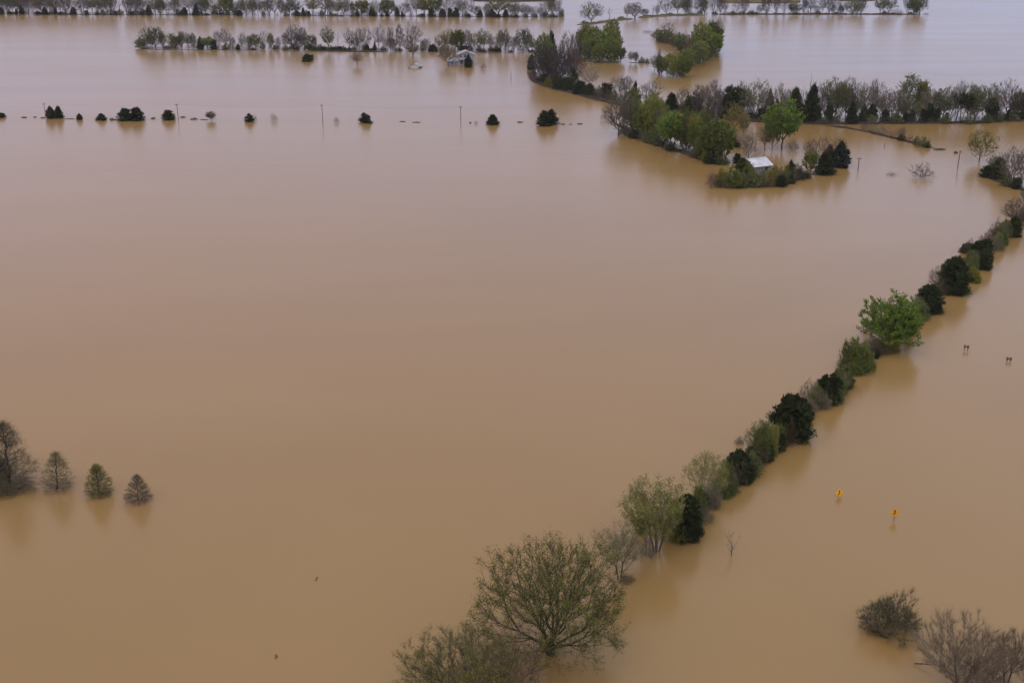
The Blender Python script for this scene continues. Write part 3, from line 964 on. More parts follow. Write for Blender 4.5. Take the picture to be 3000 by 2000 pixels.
# white-roofed cabin on the wooded island: eave and ridge measured as heights above the water
EZ, RZ = 1.9, 3.3
e0, e1 = at(2211, 490, EZ), at(2264, 484, EZ)
r0, r1 = at(2202, 464, RZ), at(2252, 459, RZ)
cb = empty('cabin', (e0.x, e0.y, 0), math.atan2((e1 - e0).y, (e1 - e0).x))
tag(cb, 'small cabin with a white metal roof and grey walls among shrubs on the island', 'cabin')
Ln = (e1 - e0).length
ca, sa = math.cos(-cb.rotation_euler.z), math.sin(-cb.rotation_euler.z)
rr = r0 - e0
dep = rr.x * sa + rr.y * ca
x0 = -0.2
b = MB()
b.box(0.25, Ln - 0.2, 0.3, 2 * dep - 0.3, -0.8, EZ - 0.05)
b.prism([(0.3, EZ - 0.05), (2 * dep - 0.3, EZ - 0.05), (dep, RZ - 0.12)], 0.25, Ln - 0.2)
nv = 8
b.v[nv:] = [(y, x, z) for x, y, z in b.v[nv:]]
b.build('wall', M_GREYW, cb)
b = MB()
b.prism([(0, EZ - 0.1), (0, EZ), (dep, RZ), (2 * dep, EZ), (2 * dep, EZ - 0.1), (dep, RZ - 0.1)], x0, Ln + 0.3)
b.v = [(y, x, z) for x, y, z in b.v]
n_rib = 7
for k in range(n_rib):
    xx = x0 + 0.05 + (Ln + 0.4) * k / (n_rib - 1)
    b.poly([(xx - 0.03, 0, EZ + 0.03), (xx + 0.03, 0, EZ + 0.03), (xx + 0.03, dep, RZ + 0.03), (xx - 0.03, dep, RZ + 0.03)])
rf = b.build('roof', M_WTIN, cb)
b = MB(); b.box(x0 - 0.02, Ln + 0.32, dep - 0.12, dep + 0.12, RZ - 0.03, RZ + 0.05); b.build('ridge_cap', M_TRIM, rf)
b = MB(); b.box(Ln * 0.62, Ln * 0.62 + 0.8, 0.26, 0.30, 0.6, 1.5); wn_ = b.build('window', M_GLASS, cb)

# ------------------------------------------------------------------ utility poles
def pole(u, vb, vt, label, arm=1.8, r=0.095, lean=0.0):
    p = at(u, vb)
    h = height_to(p, vt)
    t = empty('utility_pole', (p.x, p.y, 0), 0.0)
    tag(t, label, 'utility pole', 'utility poles standing in the flood')
    b = MB(); b.tube([(0, 0, -1.0), (lean * h * 0.5, 0, h * 0.5), (lean * h, 0, h)], [r * 1.1, r, r * 0.8], 8)
    b.build('pole', M_POLE, t)
    if arm:
        b = MB(); b.box(lean * h - arm / 2, lean * h + arm / 2, -0.19, -0.09, h - 0.42, h - 0.30); ao = b.build('crossarm', M_POLE, t)
        for s in (-0.9, 0.9):
            x = lean * h + s * arm / 2 * 0.95
            b = MB(); b.tube([(x, -0.14, h - 0.30), (x, -0.14, h - 0.14)], [0.05, 0.04], 6)
            b.build('insulator', M_STEEL, ao)
    return Vector((p.x + lean * h, p.y - 0.14, h - 0.14)), t
w0, _ = pole(135, 347, 302, 'grey utility pole beside the pair of dark cedars at the left', 0.7, lean=-0.03)
w1, _ = pole(523, 350, 304, 'grey utility pole just right of the square dark cedar', 0.9, lean=-0.03)
w2, _ = pole(946, 359, 306, 'bare utility pole standing alone left of a small grey shrub', 0.5, lean=-0.015)
w3, _ = pole(1350, 361, 311, 'utility pole with a short crossarm left of a lone pointed cedar', 1.0)
w4, _ = pole(2514, 494, 461, 'short utility pole right of the island cedars', 1.0, 0.11, lean=0.02)
w5, _ = pole(2805, 492, 441, 'leaning utility pole beside the round yellow-green tree', 0.6, 0.12, lean=0.05)

def wire(a, b, sag, label):
    m = MB()
    pts = []
    for i in range(17):
        t = i / 16
        q = a.lerp(b, t)
        pts.append((q.x, q.y, q.z - sag * 4 * t * (1 - t)))
    m.tube(pts, [0.012] * 17, 4)
    tag(m.build('utility_wire', M_WIRE), label, 'wire', 'wires along the pole line')
wire(w0, w1, 0.7, 'thin wire strung between the two leftmost utility poles')
wire(w1, w2, 0.7, 'thin wire from the pole by the square cedar to the lone pole')
wire(w2, w3, 0.7, 'thin wire running right from the lone pole to the crossarm pole')

def post(u, vb, vt, label, r=0.09):
    p = at(u, vb); h = height_to(p, vt)
    b = MB(); b.tube([(0, 0, -0.6), (0.02, 0, h)], [r, r * 0.9], 8); b.tube([(0.02, 0, h - 0.02), (0.02, 0, h + 0.04)], [r * 1.15, r * 0.9], 8)
    tag(b.build('post', M_POST, loc=(p.x, p.y, 0)), label, 'post')
post(1497, 229, 212, 'lone thin post in open water left of the curving wood')
post(2591, 430, 421, 'short dark post in water below the bare spit')

# ------------------------------------------------------------------ road signs
def diamond(u, vb, vt, label, m, turn, stand):
    """warning diamond: a plate standing on its point, a winding-road mark on it"""
    p = at(u, vb)
    t = empty('road_sign', (p.x, p.y, 0), turn)
    tag(t, label, 'road sign', 'yellow warning signs in the flood')
    s = 0.44
    zc = stand + s
    b = MB()
    r = 0.05
    out = []
    for k, (cx, cz) in enumerate([(s - r * 1.4, 0), (0, s - r * 1.4), (-s + r * 1.4, 0), (0, -s + r * 1.4)]):
        for j in range(5):
            a = k * PI / 2 - PI / 4 + j * PI / 8
            out.append((cx + r * math.cos(a), zc + cz + r * math.sin(a)))
    b.prism(out, -0.012, 0.012)
    pl = b.build('sign_plate', m, t)
    b = MB()
    # stem that bends twice, then an arrow head
    path = [(-0.10, -0.34), (-0.10, -0.16), (0.06, -0.04), (0.06, 0.06), (-0.02, 0.14), (-0.02, 0.20)]
    wds = [0.075, 0.09, 0.085, 0.05, 0.045, 0.045]
    q = s / 0.62
    path = [(x * q, z * q) for x, z in path]
    wds = [w * q for w in wds]
    for (a, wa), (c, wc) in zip(zip(path[:-1], wds[:-1]), zip(path[1:], wds[1:])):
        b.poly([(a[0] - wa, -0.016, zc + a[1]), (a[0] + wa, -0.016, zc + a[1]), (c[0] + wc, -0.016, zc + c[1]), (c[0] - wc, -0.016, zc + c[1])])
    b.poly([(-0.19 * q, -0.016, zc + 0.19 * q), (0.15 * q, -0.016, zc + 0.19 * q), (-0.02 * q, -0.016, zc + 0.40 * q)])
    b.build('symbol', M_BLK, pl)
    b = MB(); b.box(-0.035, 0.035, 0.014, 0.07, -1.2, zc + 0.2); b.build('post', M_STEEL, t)
diamond(2458, 1455, 1433, 'bright yellow diamond warning sign standing point-deep in brown water', M_YEL, 0.25, 0.02)
diamond(2619, 1523, 1490, 'orange-yellow diamond warning sign raised on its post above the water', M_ORG, -0.12, 0.40)

def twin_post(u, vb, vt, label, turn):
    p = at(u, vb); h = height_to(p, vt)
    t = empty('marker_sign', (p.x, p.y, 0), turn)
    tag(t, label, 'sign', 'small two-post markers in the flood')
    for s in (-1, 1):
        b = MB(); b.tube([(s * 0.21, 0, -0.6), (s * 0.21, 0, h)], [0.045, 0.045], 6); b.build('post', M_POST, t)
    for s in (-1, 1):
        b = MB(); b.box(s * 0.21 - 0.13, s * 0.21 + 0.13, -0.08, -0.05, h - 0.42, h + 0.02); b.build('panel', M_POST, t)
    b = MB(); b.box(-0.34, 0.34, 0.05, 0.08, h - 0.30, h - 0.16); b.build('rail', M_POST, t)
twin_post(2830, 1026, 1011, 'small brown two-post marker in open water, nearer the bright green tree', -0.35)
twin_post(2955, 1058, 1046, 'small brown two-post marker in open water, near the right edge', -0.25)

# ------------------------------------------------------------------ logs and drift
def log(u0, v0, u1, v1, r, label, z0=0.05, z1=0.12):
    a, b_ = at(u0, v0), at(u1, v1)
    mid = (a + b_) / 2
    m = MB()
    k = 6
    rng = random.Random(int(u0))
    pts, rad = [], []
    for i in range(k + 1):
        t = i / k
        q = a.lerp(b_, t) - mid
        pts.append((q.x + rng.uniform(-.08, .08), q.y + rng.uniform(-.08, .08), z0 + (z1 - z0) * t + rng.uniform(-.03, .03)))
        rad.append(r * (1.0 - 0.45 * t) * rng.uniform(0.85, 1.15))
    m.tube(pts, rad, 7)
    for i in (2, 4):
        q = Vector(pts[i])
        m.tube([q, q + Vector((rng.uniform(-.5, .5), rng.uniform(-.4, .4), 0.35))], [r * 0.35, r * 0.12], 5)
    tag(m.build('drift_log', M_LOG, loc=(mid.x, mid.y, 0)), label, 'log')
log(2553, 1845, 2600, 1872, 0.13, 'dark drift log lying in water below the near grey shrub')
log(2682, 1946, 2732, 1962, 0.05, 'thin dark branch sticking out left of the near multi-trunk tree', 0.1, 0.5)
log(52, 1432, 82, 1418, 0.10, 'short black log below the leftmost tall bare tree')

M_MUD = mat('muddy_straw', (0.14, 0.10, 0.06), 0.9, 0.3, 3.0)

def drift(u, v, w, hpx, label, m=M_LOG):
    p = at(u, v)
    W_ = w / ppm(p)
    hh = max(0.03, height_to(p, v - hpx))
    rng = random.Random(int(u * 7 + v))
    b = MB()
    n = 14
    for i in range(n):
        x = rng.uniform(-0.45, 0.45) * W_
        e = 1 - (2 * x / W_) ** 2
        a = rng.uniform(-0.35, 0.35)
        l_ = W_ * rng.uniform(0.12, 0.3)
        y = rng.uniform(-0.3, 0.3)
        z = rng.uniform(0.02, 1.0) * hh * e
        b.tube([(x - l_ * math.cos(a), y - l_ * math.sin(a), max(0, z * 0.4)), (x, y, z), (x + l_ * math.cos(a), y + l_ * math.sin(a), max(0, z * 0.5))],
               [0.03, 0.05, 0.02], 5)
    b.poly([(math.cos(k * PI / 8) * W_ * 0.46, math.sin(k * PI / 8) * 0.32, 0.02) for k in range(16)])
    for i in range(10):
        x = rng.uniform(-0.4, 0.4) * W_
        y = rng.uniform(-0.3, 0.3)
        b.tube([(x, y, -0.05), (x + rng.uniform(-.2, .2), y, hh * rng.uniform(0.6, 1.1))], [0.06, 0.015], 5)
    tag(b.build('driftwood_clump', m, loc=(p.x, p.y, 0)), label, 'debris', 'bits of drift along the drowned fence line')
for args in [(72, 345, 18, 4, 'thin dark drift sticks left of the leftmost utility pole'),
             (103, 344, 8, 3, 'tiny drift scrap between the dark sticks and the leftmost pole'),
             (126, 346, 14, 3, 'small drift lying against the foot of the leftmost pole'),
             (205, 349, 26, 2, 'flat line of drift right of the pair of cedars'),
             (331, 352, 24, 9, 'rounded brown weed mound left of the broad double cedar'),
             (449, 348, 13, 5, 'small dark drift lump right of the broad double cedar'),
             (537, 344, 15, 4, 'dark drift sticks just right of the second utility pole'),
             (569, 350, 19, 5, 'low brown drift mound between second pole and brown round tree'),
             (598, 351, 22, 2, 'flat drift line touching the brown round tree'),
             (1180, 357, 16, 2, 'faint drift line in open water left of the longer drift line'),
             (1221, 359, 24, 2, 'longer flat drift line in open water mid-field'),
             (1378, 361, 5, 4, 'tiny dark stub right of the crossarm pole'),
             (1524, 359, 15, 4, 'small drift sticks between the lone cedar and the several-topped cedar'),
             (1650, 365, 11, 3, 'dark drift scrap just right of the several-topped cedar'),
             (1672, 365, 8, 2, 'tiny drift scrap, second right of the several-topped cedar'),
             (1700, 364, 15, 3, 'drift scrap left of the wooded island tip'),
             (2752, 439, 40, 5, 'brush drift trailing off the end of the bare spit'),
             (2801, 449, 12, 7, 'round dark lump of drift beyond the spit, left of the leaning pole'),
             (928, 1695, 4, 1, 'tiny floating scrap in the open water at lower left', M_MUD),
             (808, 1923, 7, 1, 'small floating stick near the bottom edge', M_MUD)]:
    drift(*args)

# ------------------------------------------------------------------ the air between
hz = MB()
hz.box(-9600, 9600, -1400, 9600, -2.0, 57.5)
hm = bpy.data.materials.new('haze')
hm.use_nodes = True
hn = hm.node_tree.nodes
hn.clear()
ho = hn.new('ShaderNodeOutputMaterial')
hv = hn.new('ShaderNodeVolumePrincipled')
hv.inputs['Color'].default_value = (0.92, 0.93, 1.0, 1)
hv.inputs['Density'].default_value = 0.00005
hm.node_tree.links.new(hv.outputs[0], ho.inputs['Volume'])
tag(hz.build('haze', hm), 'thin grey air over the flood', kind='stuff')

# ------------------------------------------------------------------ what grows where: (x, foot, top, width, kind[, options])
WIDE = {'along the right-hand bank': 1.15, 'in the farthest treeline': 1.22, 'in the second treeline': 1.2, 'along the levee': 1.12}
def rows(region, group, items):
    for it in items:
        x, vb, vt, w, kind = it[:5]
        if KIND[kind][2] == 'tree': w *= WIDE.get(region, 1.0)
        o = it[5] if len(it) > 5 else {}
        plant(region, x, vb, vt, w, kind, group=group, **o)

def base1(x): return 42.0 + x * 0.0058
R1 = [(8, -26, 34, 'bare'), (22, -20, 30, 'sbud'), (38, -14, 28, 'bare'), (52, -24, 34, 'sbud'), (70, -18, 28, 'red'), (84, -16, 30, 'bare'),
      (98, -26, 32, 'bare'), (112, -12, 26, 'tbud'), (128, -20, 30, 'tbud'), (147, -24, 32, 'bud'), (163, -18, 26, 'tbud'), (180, -22, 26, 'bare'), (194, -25, 30, 'thin'),
      (219, -28, 44, 'bare'), (241, -22, 30, 'red'), (258, -12, 26, 'bare'), (272, -24, 34, 'bud'), (288, -16, 24, 'sbud'), (302, -20, 36, 'bud'), (316, -18, 30, 'sbud'),
      (333, -24, 26, 'thin'), (352, -8, 16, 'snag1'), (371, -26, 20, 'thin'), (383, -22, 18, 'thin'), (399, -28, 28, 'bare'), (414, -26, 26, 'thin'), (428, -28, 30, 'bare'),
      (456, -10, 38, 'sbud'), (470, -6, 28, 'nbud'), (490, -2, 28, 'bare'), (512, -24, 20, 'thin'), (519, -20, 18, 'thin'), (537, -18, 24, 'lilac'), (556, -26, 28, 'lilac'),
      (574, -18, 24, 'bare'), (590, -22, 26, 'nbud'), (603, -24, 22, 'nbud'), (621, -6, 26, 'sbud'), (637, 15, 20, 'sbud'), (656, -18, 34, 'obud'), (669, -24, 30, 'ogrove'),
      (686, 4, 28, 'sbud'), (708, -6, 24, 'bud'), (722, -10, 30, 'sbud'), (741, -4, 26, 'nbud'), (757, -12, 24, 'bare'), (773, 0, 26, 'sbud'), (789, -14, 24, 'bare'),
      (805, -22, 44, 'bare'), (823, -12, 18, 'thin'), (836, 12, 18, 'nbud'), (848, -24, 22, 'thin'), (864, -2, 38, 'sbud'), (917, -16, 38, 'obud'), (955, -24, 44, 'lilac'),
      (966, -8, 22, 'bud'), (989, 2, 28, 'bud'), (1006, -16, 36, 'sbud'), (1016, -4, 22, 'bare'), (1033, 4, 14, 'nbud'), (1060, 0, 34, 'obud'), (1076, 4, 26, 'bud'),
      (1101, 0, 28, 'obud'), (1117, 14, 16, 'thin'), (1136, -2, 34, 'green'), (1163, 16, 16, 'thin'), (1186, 6, 28, 'bare'), (1204, -12, 34, 'lilac'), (1220, -20, 28, 'bare'),
      (1244, -14, 34, 'yel'), (1276, -22, 34, 'vivid'), (1306, -20, 36, 'lilac'), (1340, -18, 32, 'lilac'), (1354, -6, 26, 'lilac'), (1372, -14, 32, 'lilac'),
      (1396, 16, 26, 'sbud'), (1428, 10, 22, 'bud'), (1462, -14, 64, 'obud'), (1500, 10, 26, 'bud'), (1514, 4, 20, 'bare'), (1532, 10, 20, 'bud'), (1546, 14, 14, 'thin'),
      (1558, 18, 14, 'thin'), (1572, 16, 16, 'bare'), (1584, 20, 14, 'thin'), (1603, -18, 34, 'bud'), (1617, -14, 20, 'thin'), (1630, -12, 22, 'bare'), (1646, 22, 16, 'sbud')]
rows('in the farthest treeline', 'trees of the farthest treeline', [(x, base1(x), t, w, k) for x, t, w, k in R1])
plant('in the farthest treeline', -7, base1(0), -20, 36, 'bare', label='bare grey tree cut by the left photo edge in the farthest row', group='trees of the farthest treeline')
R1C = [(4, 22, 20, 'cbush'), (30, 34, 14, 'cbush'), (48, 26, 8, 'cone'), (64, 15, 15, 'cone'), (112, 34, 22, 'cbush'), (133, 22, 20, 'cone'), (163, 22, 11, 'cone'),
       (177, 35, 14, 'cbush'), (216, 22, 19, 'cbush'), (254, 31, 14, 'cbush'), (286, 38, 14, 'cbush'), (340, 32, 10, 'cone'), (388, 34, 14, 'cbush'), (419, 33, 9, 'cone'),
       (436, 14, 17, 'cone'), (541, 22, 20, 'cone'), (575, 12, 20, 'cone'), (702, 31, 19, 'cbush'), (871, 32, 16, 'cone'), (889, 23, 12, 'cone'), (905, 33, 12, 'cbush'),
       (1047, 33, 12, 'cbush'), (1090, 23, 18, 'cone'), (1135, 32, 11, 'cone'), (1165, 24, 14, 'cone'), (1178, 33, 8, 'cone'), (1240, 40, 18, 'cbush'), (1264, 24, 22, 'coliv'),
       (1296, 26, 20, 'cbush'), (1319, 24, 19, 'cbush'), (1337, 23, 19, 'cone'), (1374, 41, 11, 'cbush'), (1406, 30, 18, 'cone'), (1442, 27, 20, 'cone'), (1481, 28, 18, 'cone'),
       (1458, 42, 24, 'cbush'), (1512, 44, 18, 'cbush'), (1030, 45, 12, 'dshrub'), (1000, 44, 16, 'dshrub')]
rows('in the farthest treeline', 'cedars of the farthest treeline', [(x, base1(x) + 0.4, t, w, k) for x, t, w, k in R1C])

def base2(x): return 142.5 + (x - 400) * 0.0095
R2 = [(413, 113, 28, 'sgrove'), (433, 78, 36, 'sbud'), (456, 77, 34, 'sbud'), (446, 100, 26, 'bud'), (478, 92, 18, 'nbud'), (501, 95, 26, 'bud'), (516, 106, 26, 'obud'),
      (533, 92, 18, 'nbud'), (553, 95, 22, 'sbud'), (568, 97, 16, 'nbud'), (608, 107, 34, 'green'), (640, 88, 22, 'lilac'), (662, 78, 32, 'bare'), (682, 108, 18, 'bare'),
      (712, 95, 22, 'sbud'), (730, 104, 14, 'nbud'), (748, 99, 28, 'green'), (773, 88, 22, 'bare'), (794, 97, 20, 'nbud'), (815, 108, 14, 'thin'), (835, 95, 18, 'bare'),
      (862, 73, 48, 'thick'), (878, 98, 22, 'bare'), (893, 79, 22, 'thin'), (906, 100, 34, 'sbud'), (922, 106, 14, 'thin'), (962, 79, 36, 'sbud'), (990, 92, 9, 'snag1'),
      (1024, 82, 32, 'bare'), (1041, 110, 22, 'bare'), (1053, 80, 24, 'sbud'), (1073, 78, 32, 'bare'), (1110, 70, 32, 'lilac'), (1130, 104, 20, 'bare'), (1145, 78, 18, 'thin'),
      (1151, 112, 26, 'tbud'), (1172, 68, 22, 'thin'), (1190, 112, 24, 'bare'), (1208, 67, 50, 'bare'), (1238, 118, 14, 'thin'), (1247, 112, 18, 'bare'), (1258, 105, 14, 'snag1'),
      (1291, 98, 34, 'obud'), (1314, 86, 36, 'obud'), (1332, 96, 26, 'bud'), (1342, 87, 34, 'green'), (1372, 86, 28, 'lilac', dict(pr='bare2', bark='dark')), (1395, 93, 40, 'bud'),
      (1417, 84, 34, 'bud', dict(pr='bud1', bark='dark')), (1437, 100, 14, 'thin'), (1450, 104, 20, 'bare'), (1466, 88, 20, 'nbud'), (1480, 82, 18, 'thin'),
      (1489, 98, 22, 'bare'), (1505, 108, 16, 'thin'), (1516, 100, 20, 'bare'), (1532, 81, 36, 'sbud'), (1548, 98, 28, 'bud'), (1560, 112, 20, 'sbud')]
rows('in the second treeline', 'trees of the second treeline', [(it[0], base2(it[0]), it[1], it[2], it[3]) + tuple(it[4:]) for it in R2])
R2C = [(588, 109, 20, 'cone'), (627, 118, 20, 'cbush'), (697, 130, 13, 'cbush'), (920, 138, 34, 'lshrub'), (944, 136, 30, 'dshrub'), (975, 138, 32, 'dshrub'), (996, 136, 20, 'cone'),
       (1013, 139, 16, 'dshrub'), (1075, 130, 16, 'cone'), (1078, 143, 36, 'cbush'), (1098, 122, 8, 'cone'), (1268, 131, 28, 'cbush'), (1360, 134, 28, 'cbush'), (1414, 141, 24, 'dshrub'),
       (1496, 146, 14, 'dshrub'), (870, 141, 12, 'dshrub'), (834, 142, 12, 'dshrub'), (424, 139, 24, 'sshrub'), (742, 141, 24, 'dshrub'), (661, 141, 22, 'sshrub')]
rows('in the second treeline', 'evergreens of the second treeline', [(x, base2(x) + 0.5, t, w, k) for x, t, w, k in R2C])

W_ = 'in open water below the second treeline'
rows(W_, None, [
    (1211, 168, 122, 42, 'tbud', dict(label='olive-brown leaning tree standing right behind the small grey-roofed shed', pr='bud1')),
    (1313, 191, 128, 58, 'tbud', dict(label='brown-olive budding tree at the left end of the white farmhouse', pr='bud3')),
    (1047, 193, 150, 40, 'red', dict(label='leafless reddish sapling alone in water left of the small shed', pr='bare1')),
    (900, 181, 159, 28, 'cbush', dict(pr='cedar1', label='dark round cedar alone in water below the second treeline')),
    (913, 176, 161, 15, 'cbush', dict(label='smaller dark bush touching the right side of the round cedar')),
    (1371, 198, 160, 22, 'cone', dict(label='dark cone-shaped cedar in front of the white farmhouse', pr='cedar3')),
    (1415, 203, 178, 18, 'rshrub', dict(label='faint brown shrub in water right of the farmhouse'))])

# brush among the trunks of the two far rows
def brush(x0, x1, base, step, lo, hi, w, label, group, skip=()):
    r = random.Random(int(x0 + step * 10))
    x = x0
    while x < x1:
        x += step * r.uniform(0.5, 1.5)
        if any(a < x < b for a, b in skip): continue
        vb = base(x) + r.uniform(-1.2, 0.2)
        plant('brush', x, vb, vb - r.uniform(lo, hi), w * r.uniform(0.7, 1.4), r.choice(['gshrub', 'gshrub', 'sshrub', 'shrub', 'dshrub']), label=label, group=group)
brush(0, 1640, base1, 19, 7, 20, 18, 'low tangled brush between the trunks of the farthest treeline', 'brush under the farthest treeline')
brush(405, 1555, base2, 15, 8, 24, 20, 'low tangled brush between the trunks of the second treeline', 'brush under the second treeline')
brush(1900, 2395, lambda x: 318 + (x - 1900) * 0.09, 15, 14, 36, 30, 'grey brush along the bank behind the wooded island', 'brush behind the wooded island')
brush(2395, 2990, lambda x: 362.0 - max(0, x - 2860) * 0.07, 16, 14, 34, 30, 'low grey brush on the right-hand bank between its trees', 'brush on the right-hand bank')
brush(1815, 2115, lambda x: 393 + (x - 1815) * 0.300, 13, 18, 44, 34, 'low brush closing the shore of the wooded island', 'brush on the island shore')
brush(2080, 2345, lambda x: 547 - max(0, x - 2250) * 0.22, 15, 22, 46, 34, 'low mixed brush at the water in front of the white-roofed cabin', 'brush around the cabin')
brush(1575, 1800, lambda x: 236 + (x - 1575) * 0.285, 13, 14, 40, 30, 'dark low brush along the foot of the curving wood', 'brush under the curving wood')
brush(2010, 2690, lambda x: 43.0, 22, 5, 14, 18, 'low tangled brush between the trunks of the far levee', 'brush on the far levee', [(2520, 2565)])

rows('along the levee', 'trees on the far right levee', [
    (1732, 68, 5, 60, 'sbud', dict(label='lone round-crowned grey tree on the far levee left of the trimmed trunk', pr='bud3')),
    (1786, 62, 18, 15, 'snag1', dict(label='short trimmed trunk with stubby branches on the far levee')),
    (1837, 57, 8, 26, 'bare'), (1860, 55, 6, 40, 'bare'), (1886, 50, 25, 26, 'sbud'), (1913, 48, 12, 16, 'snag1'), (1925, 47, 16, 14, 'thin'),
    (1951, 46, -16, 50, 'bare'), (1985, 45, -18, 40, 'sbud'), (2008, 45, -12, 24, 'nbud'), (2019, 45, -8, 20, 'thin'), (2041, 44, -16, 24, 'bare'), (2056, 44, -20, 20, 'thin'),
    (2063, 44, -10, 20, 'nbud'), (2090, 44, -20, 30, 'bare'), (2110, 44, -16, 22, 'thin'), (2123, 44, -6, 22, 'bare'), (2158, 43.5, -18, 34, 'lilac'), (2181, 43, -14, 24, 'thin'),
    (2203, 43, 24, 30, 'gshrub'), (2226, 43, 12, 22, 'sbud'), (2246, 43, -20, 34, 'bare'), (2273, 43, -22, 20, 'thin'), (2297, 43, -24, 40, 'bare'), (2326, 43, 8, 34, 'sgrove', dict(pr='leafy3')),
    (2353, 43, -6, 16, 'thin'), (2373, 43, -22, 42, 'bare'), (2392, 43, 14, 20, 'bare'), (2409, 43, -14, 26, 'bare'), (2428, 43, -22, 30, 'bare'), (2441, 43, 14, 14, 'thin'),
    (2455, 43, -12, 22, 'bare'), (2464, 43, 16, 18, 'nbud'), (2498, 43, 0, 50, 'sbud'), (2508, 43, 12, 20, 'thin'), (2522, 43, -14, 26, 'thin'), (2578, 43, -14, 40, 'sbud'),
    (2602, 43, -16, 42, 'sbud'), (2631, 43, 24, 34, 'gshrub'), (2658, 43, -20, 30, 'bare'), (2676, 43, -4, 34, 'sgrove', dict(pr='leafy0')), (2694, 43, -12, 44, 'sbud'),
    (1712, 71, 60, 26, 'sshrub'), (1820, 57, 48, 26, 'lshrub'), (1965, 45, 38, 30, 'dshrub'), (2150, 43, 36, 30, 'sshrub')])

rows('in the curving wood', 'trees of the curving wood', [
    (1557, 204, 163, 24, 'cbush'), (1597, 214, 99, 46, 'ogrove'), (1621, 206, 94, 30, 'coliv', dict(pr='cedar0')), (1580, 222, 118, 46, 'thick'), (1592, 240, 132, 76, 'thick'), (1624, 246, 128, 78, 'thick'),
    (1662, 222, 93, 60, 'bthick'), (1684, 214, 103, 42, 'thick'), (1650, 258, 150, 78, 'thick'), (1684, 246, 150, 60, 'bthick'), (1607, 228, 104, 40, 'sgrove'),
    (1567, 234, 214, 16, 'rshrub'), (1585, 240, 214, 30, 'dshrub'), (1608, 254, 222, 24, 'yshrub'), (1640, 262, 222, 46, 'dshrub'), (1668, 268, 226, 44, 'cbush'), (1700, 276, 238, 42, 'cblue', dict(pr='cedar1')),
    (1727, 282, 246, 34, 'cbush'), (1686, 262, 204, 26, 'cone'), (1728, 264, 182, 74, 'bare', dict(pr='bare1', twig='pale', bark='pale', label='pale-limbed bare tree leaning over dark bushes in the curving wood')),
    (1755, 285, 250, 22, 'sshrub'), (1778, 289, 244, 38, 'cbush'), (1765, 284, 240, 16, 'yshrub', dict(pr='lshrub1')), (1800, 296, 262, 28, 'sshrub'),
    (1712, 160, 72, 44, 'ogrove'), (1700, 152, 78, 36, 'sbud'), (1736, 164, 78, 52, 'ogrove'), (1788, 150, 58, 50, 'ogrove'), (1764, 172, 92, 56, 'vgrove'), (1733, 176, 104, 58, 'ggrove'),
    (1800, 172, 84, 46, 'ogrove'), (1712, 180, 120, 40, 'sgrove'), (1790, 182, 112, 52, 'ggrove'), (1818, 182, 140, 30, 'sshrub', dict(pr='leafy0')), (1756, 184, 128, 44, 'ogrove')])

rows('in the far green grove', 'trees of the far green grove', [
    (1848, 184, 150, 20, 'bud', dict(label='spindly pale sapling on the thin dyke between the woods')), (1863, 185, 152, 18, 'nbud'), (1880, 185, 166, 18, 'sshrub'), (1896, 185, 170, 16, 'lshrub'),
    (1897, 96, 88, 34, 'gshrub', dict(label='low grey brush at the left tip of the far green grove')), (1926, 106, 84, 34, 'sshrub'), (1955, 112, 64, 46, 'red', dict(pr='bare3')), (1972, 116, 82, 40, 'rshrub'), (1944, 122, 96, 50, 'sshrub'),
    (1960, 128, 106, 50, 'gshrub'), (1992, 132, 96, 50, 'sshrub'), (2010, 124, 90, 40, 'gshrub'), (2000, 160, 106, 50, 'sgrove'), (2018, 174, 112, 44, 'bthick'), (2012, 170, 100, 16, 'lilac', dict(pr='bare2', twig='pale', bark='pale')),
    (2036, 168, 100, 40, 'sgrove'), (2052, 172, 66, 60, 'ogrove'), (2076, 160, 62, 60, 'sgrove'), (2104, 140, 52, 30, 'lilac'), (2094, 150, 70, 50, 'ogrove'), (2062, 176, 110, 60, 'ggrove'),
    (2032, 196, 128, 46, 'sgrove'), (2012, 206, 142, 44, 'ogrove'), (1992, 148, 102, 56, 'sgrove'), (1974, 138, 98, 50, 'bthick'), (1950, 126, 88, 52, 'sgrove'), (1928, 112, 82, 40, 'gshrub'), (2050, 188, 120, 50, 'ogrove'),
    (2086, 166, 96, 64, 'vgrove'), (2040, 182, 124, 40, 'ogrove'), (1918, 205, 160, 34, 'sbud'), (1938, 218, 164, 42, 'sgrove'), (1964, 220, 156, 50, 'ogrove'), (2000, 226, 164, 54, 'ggrove'), (1982, 227, 174, 46, 'ogrove'), (1928, 212, 140, 12, 'thin')])

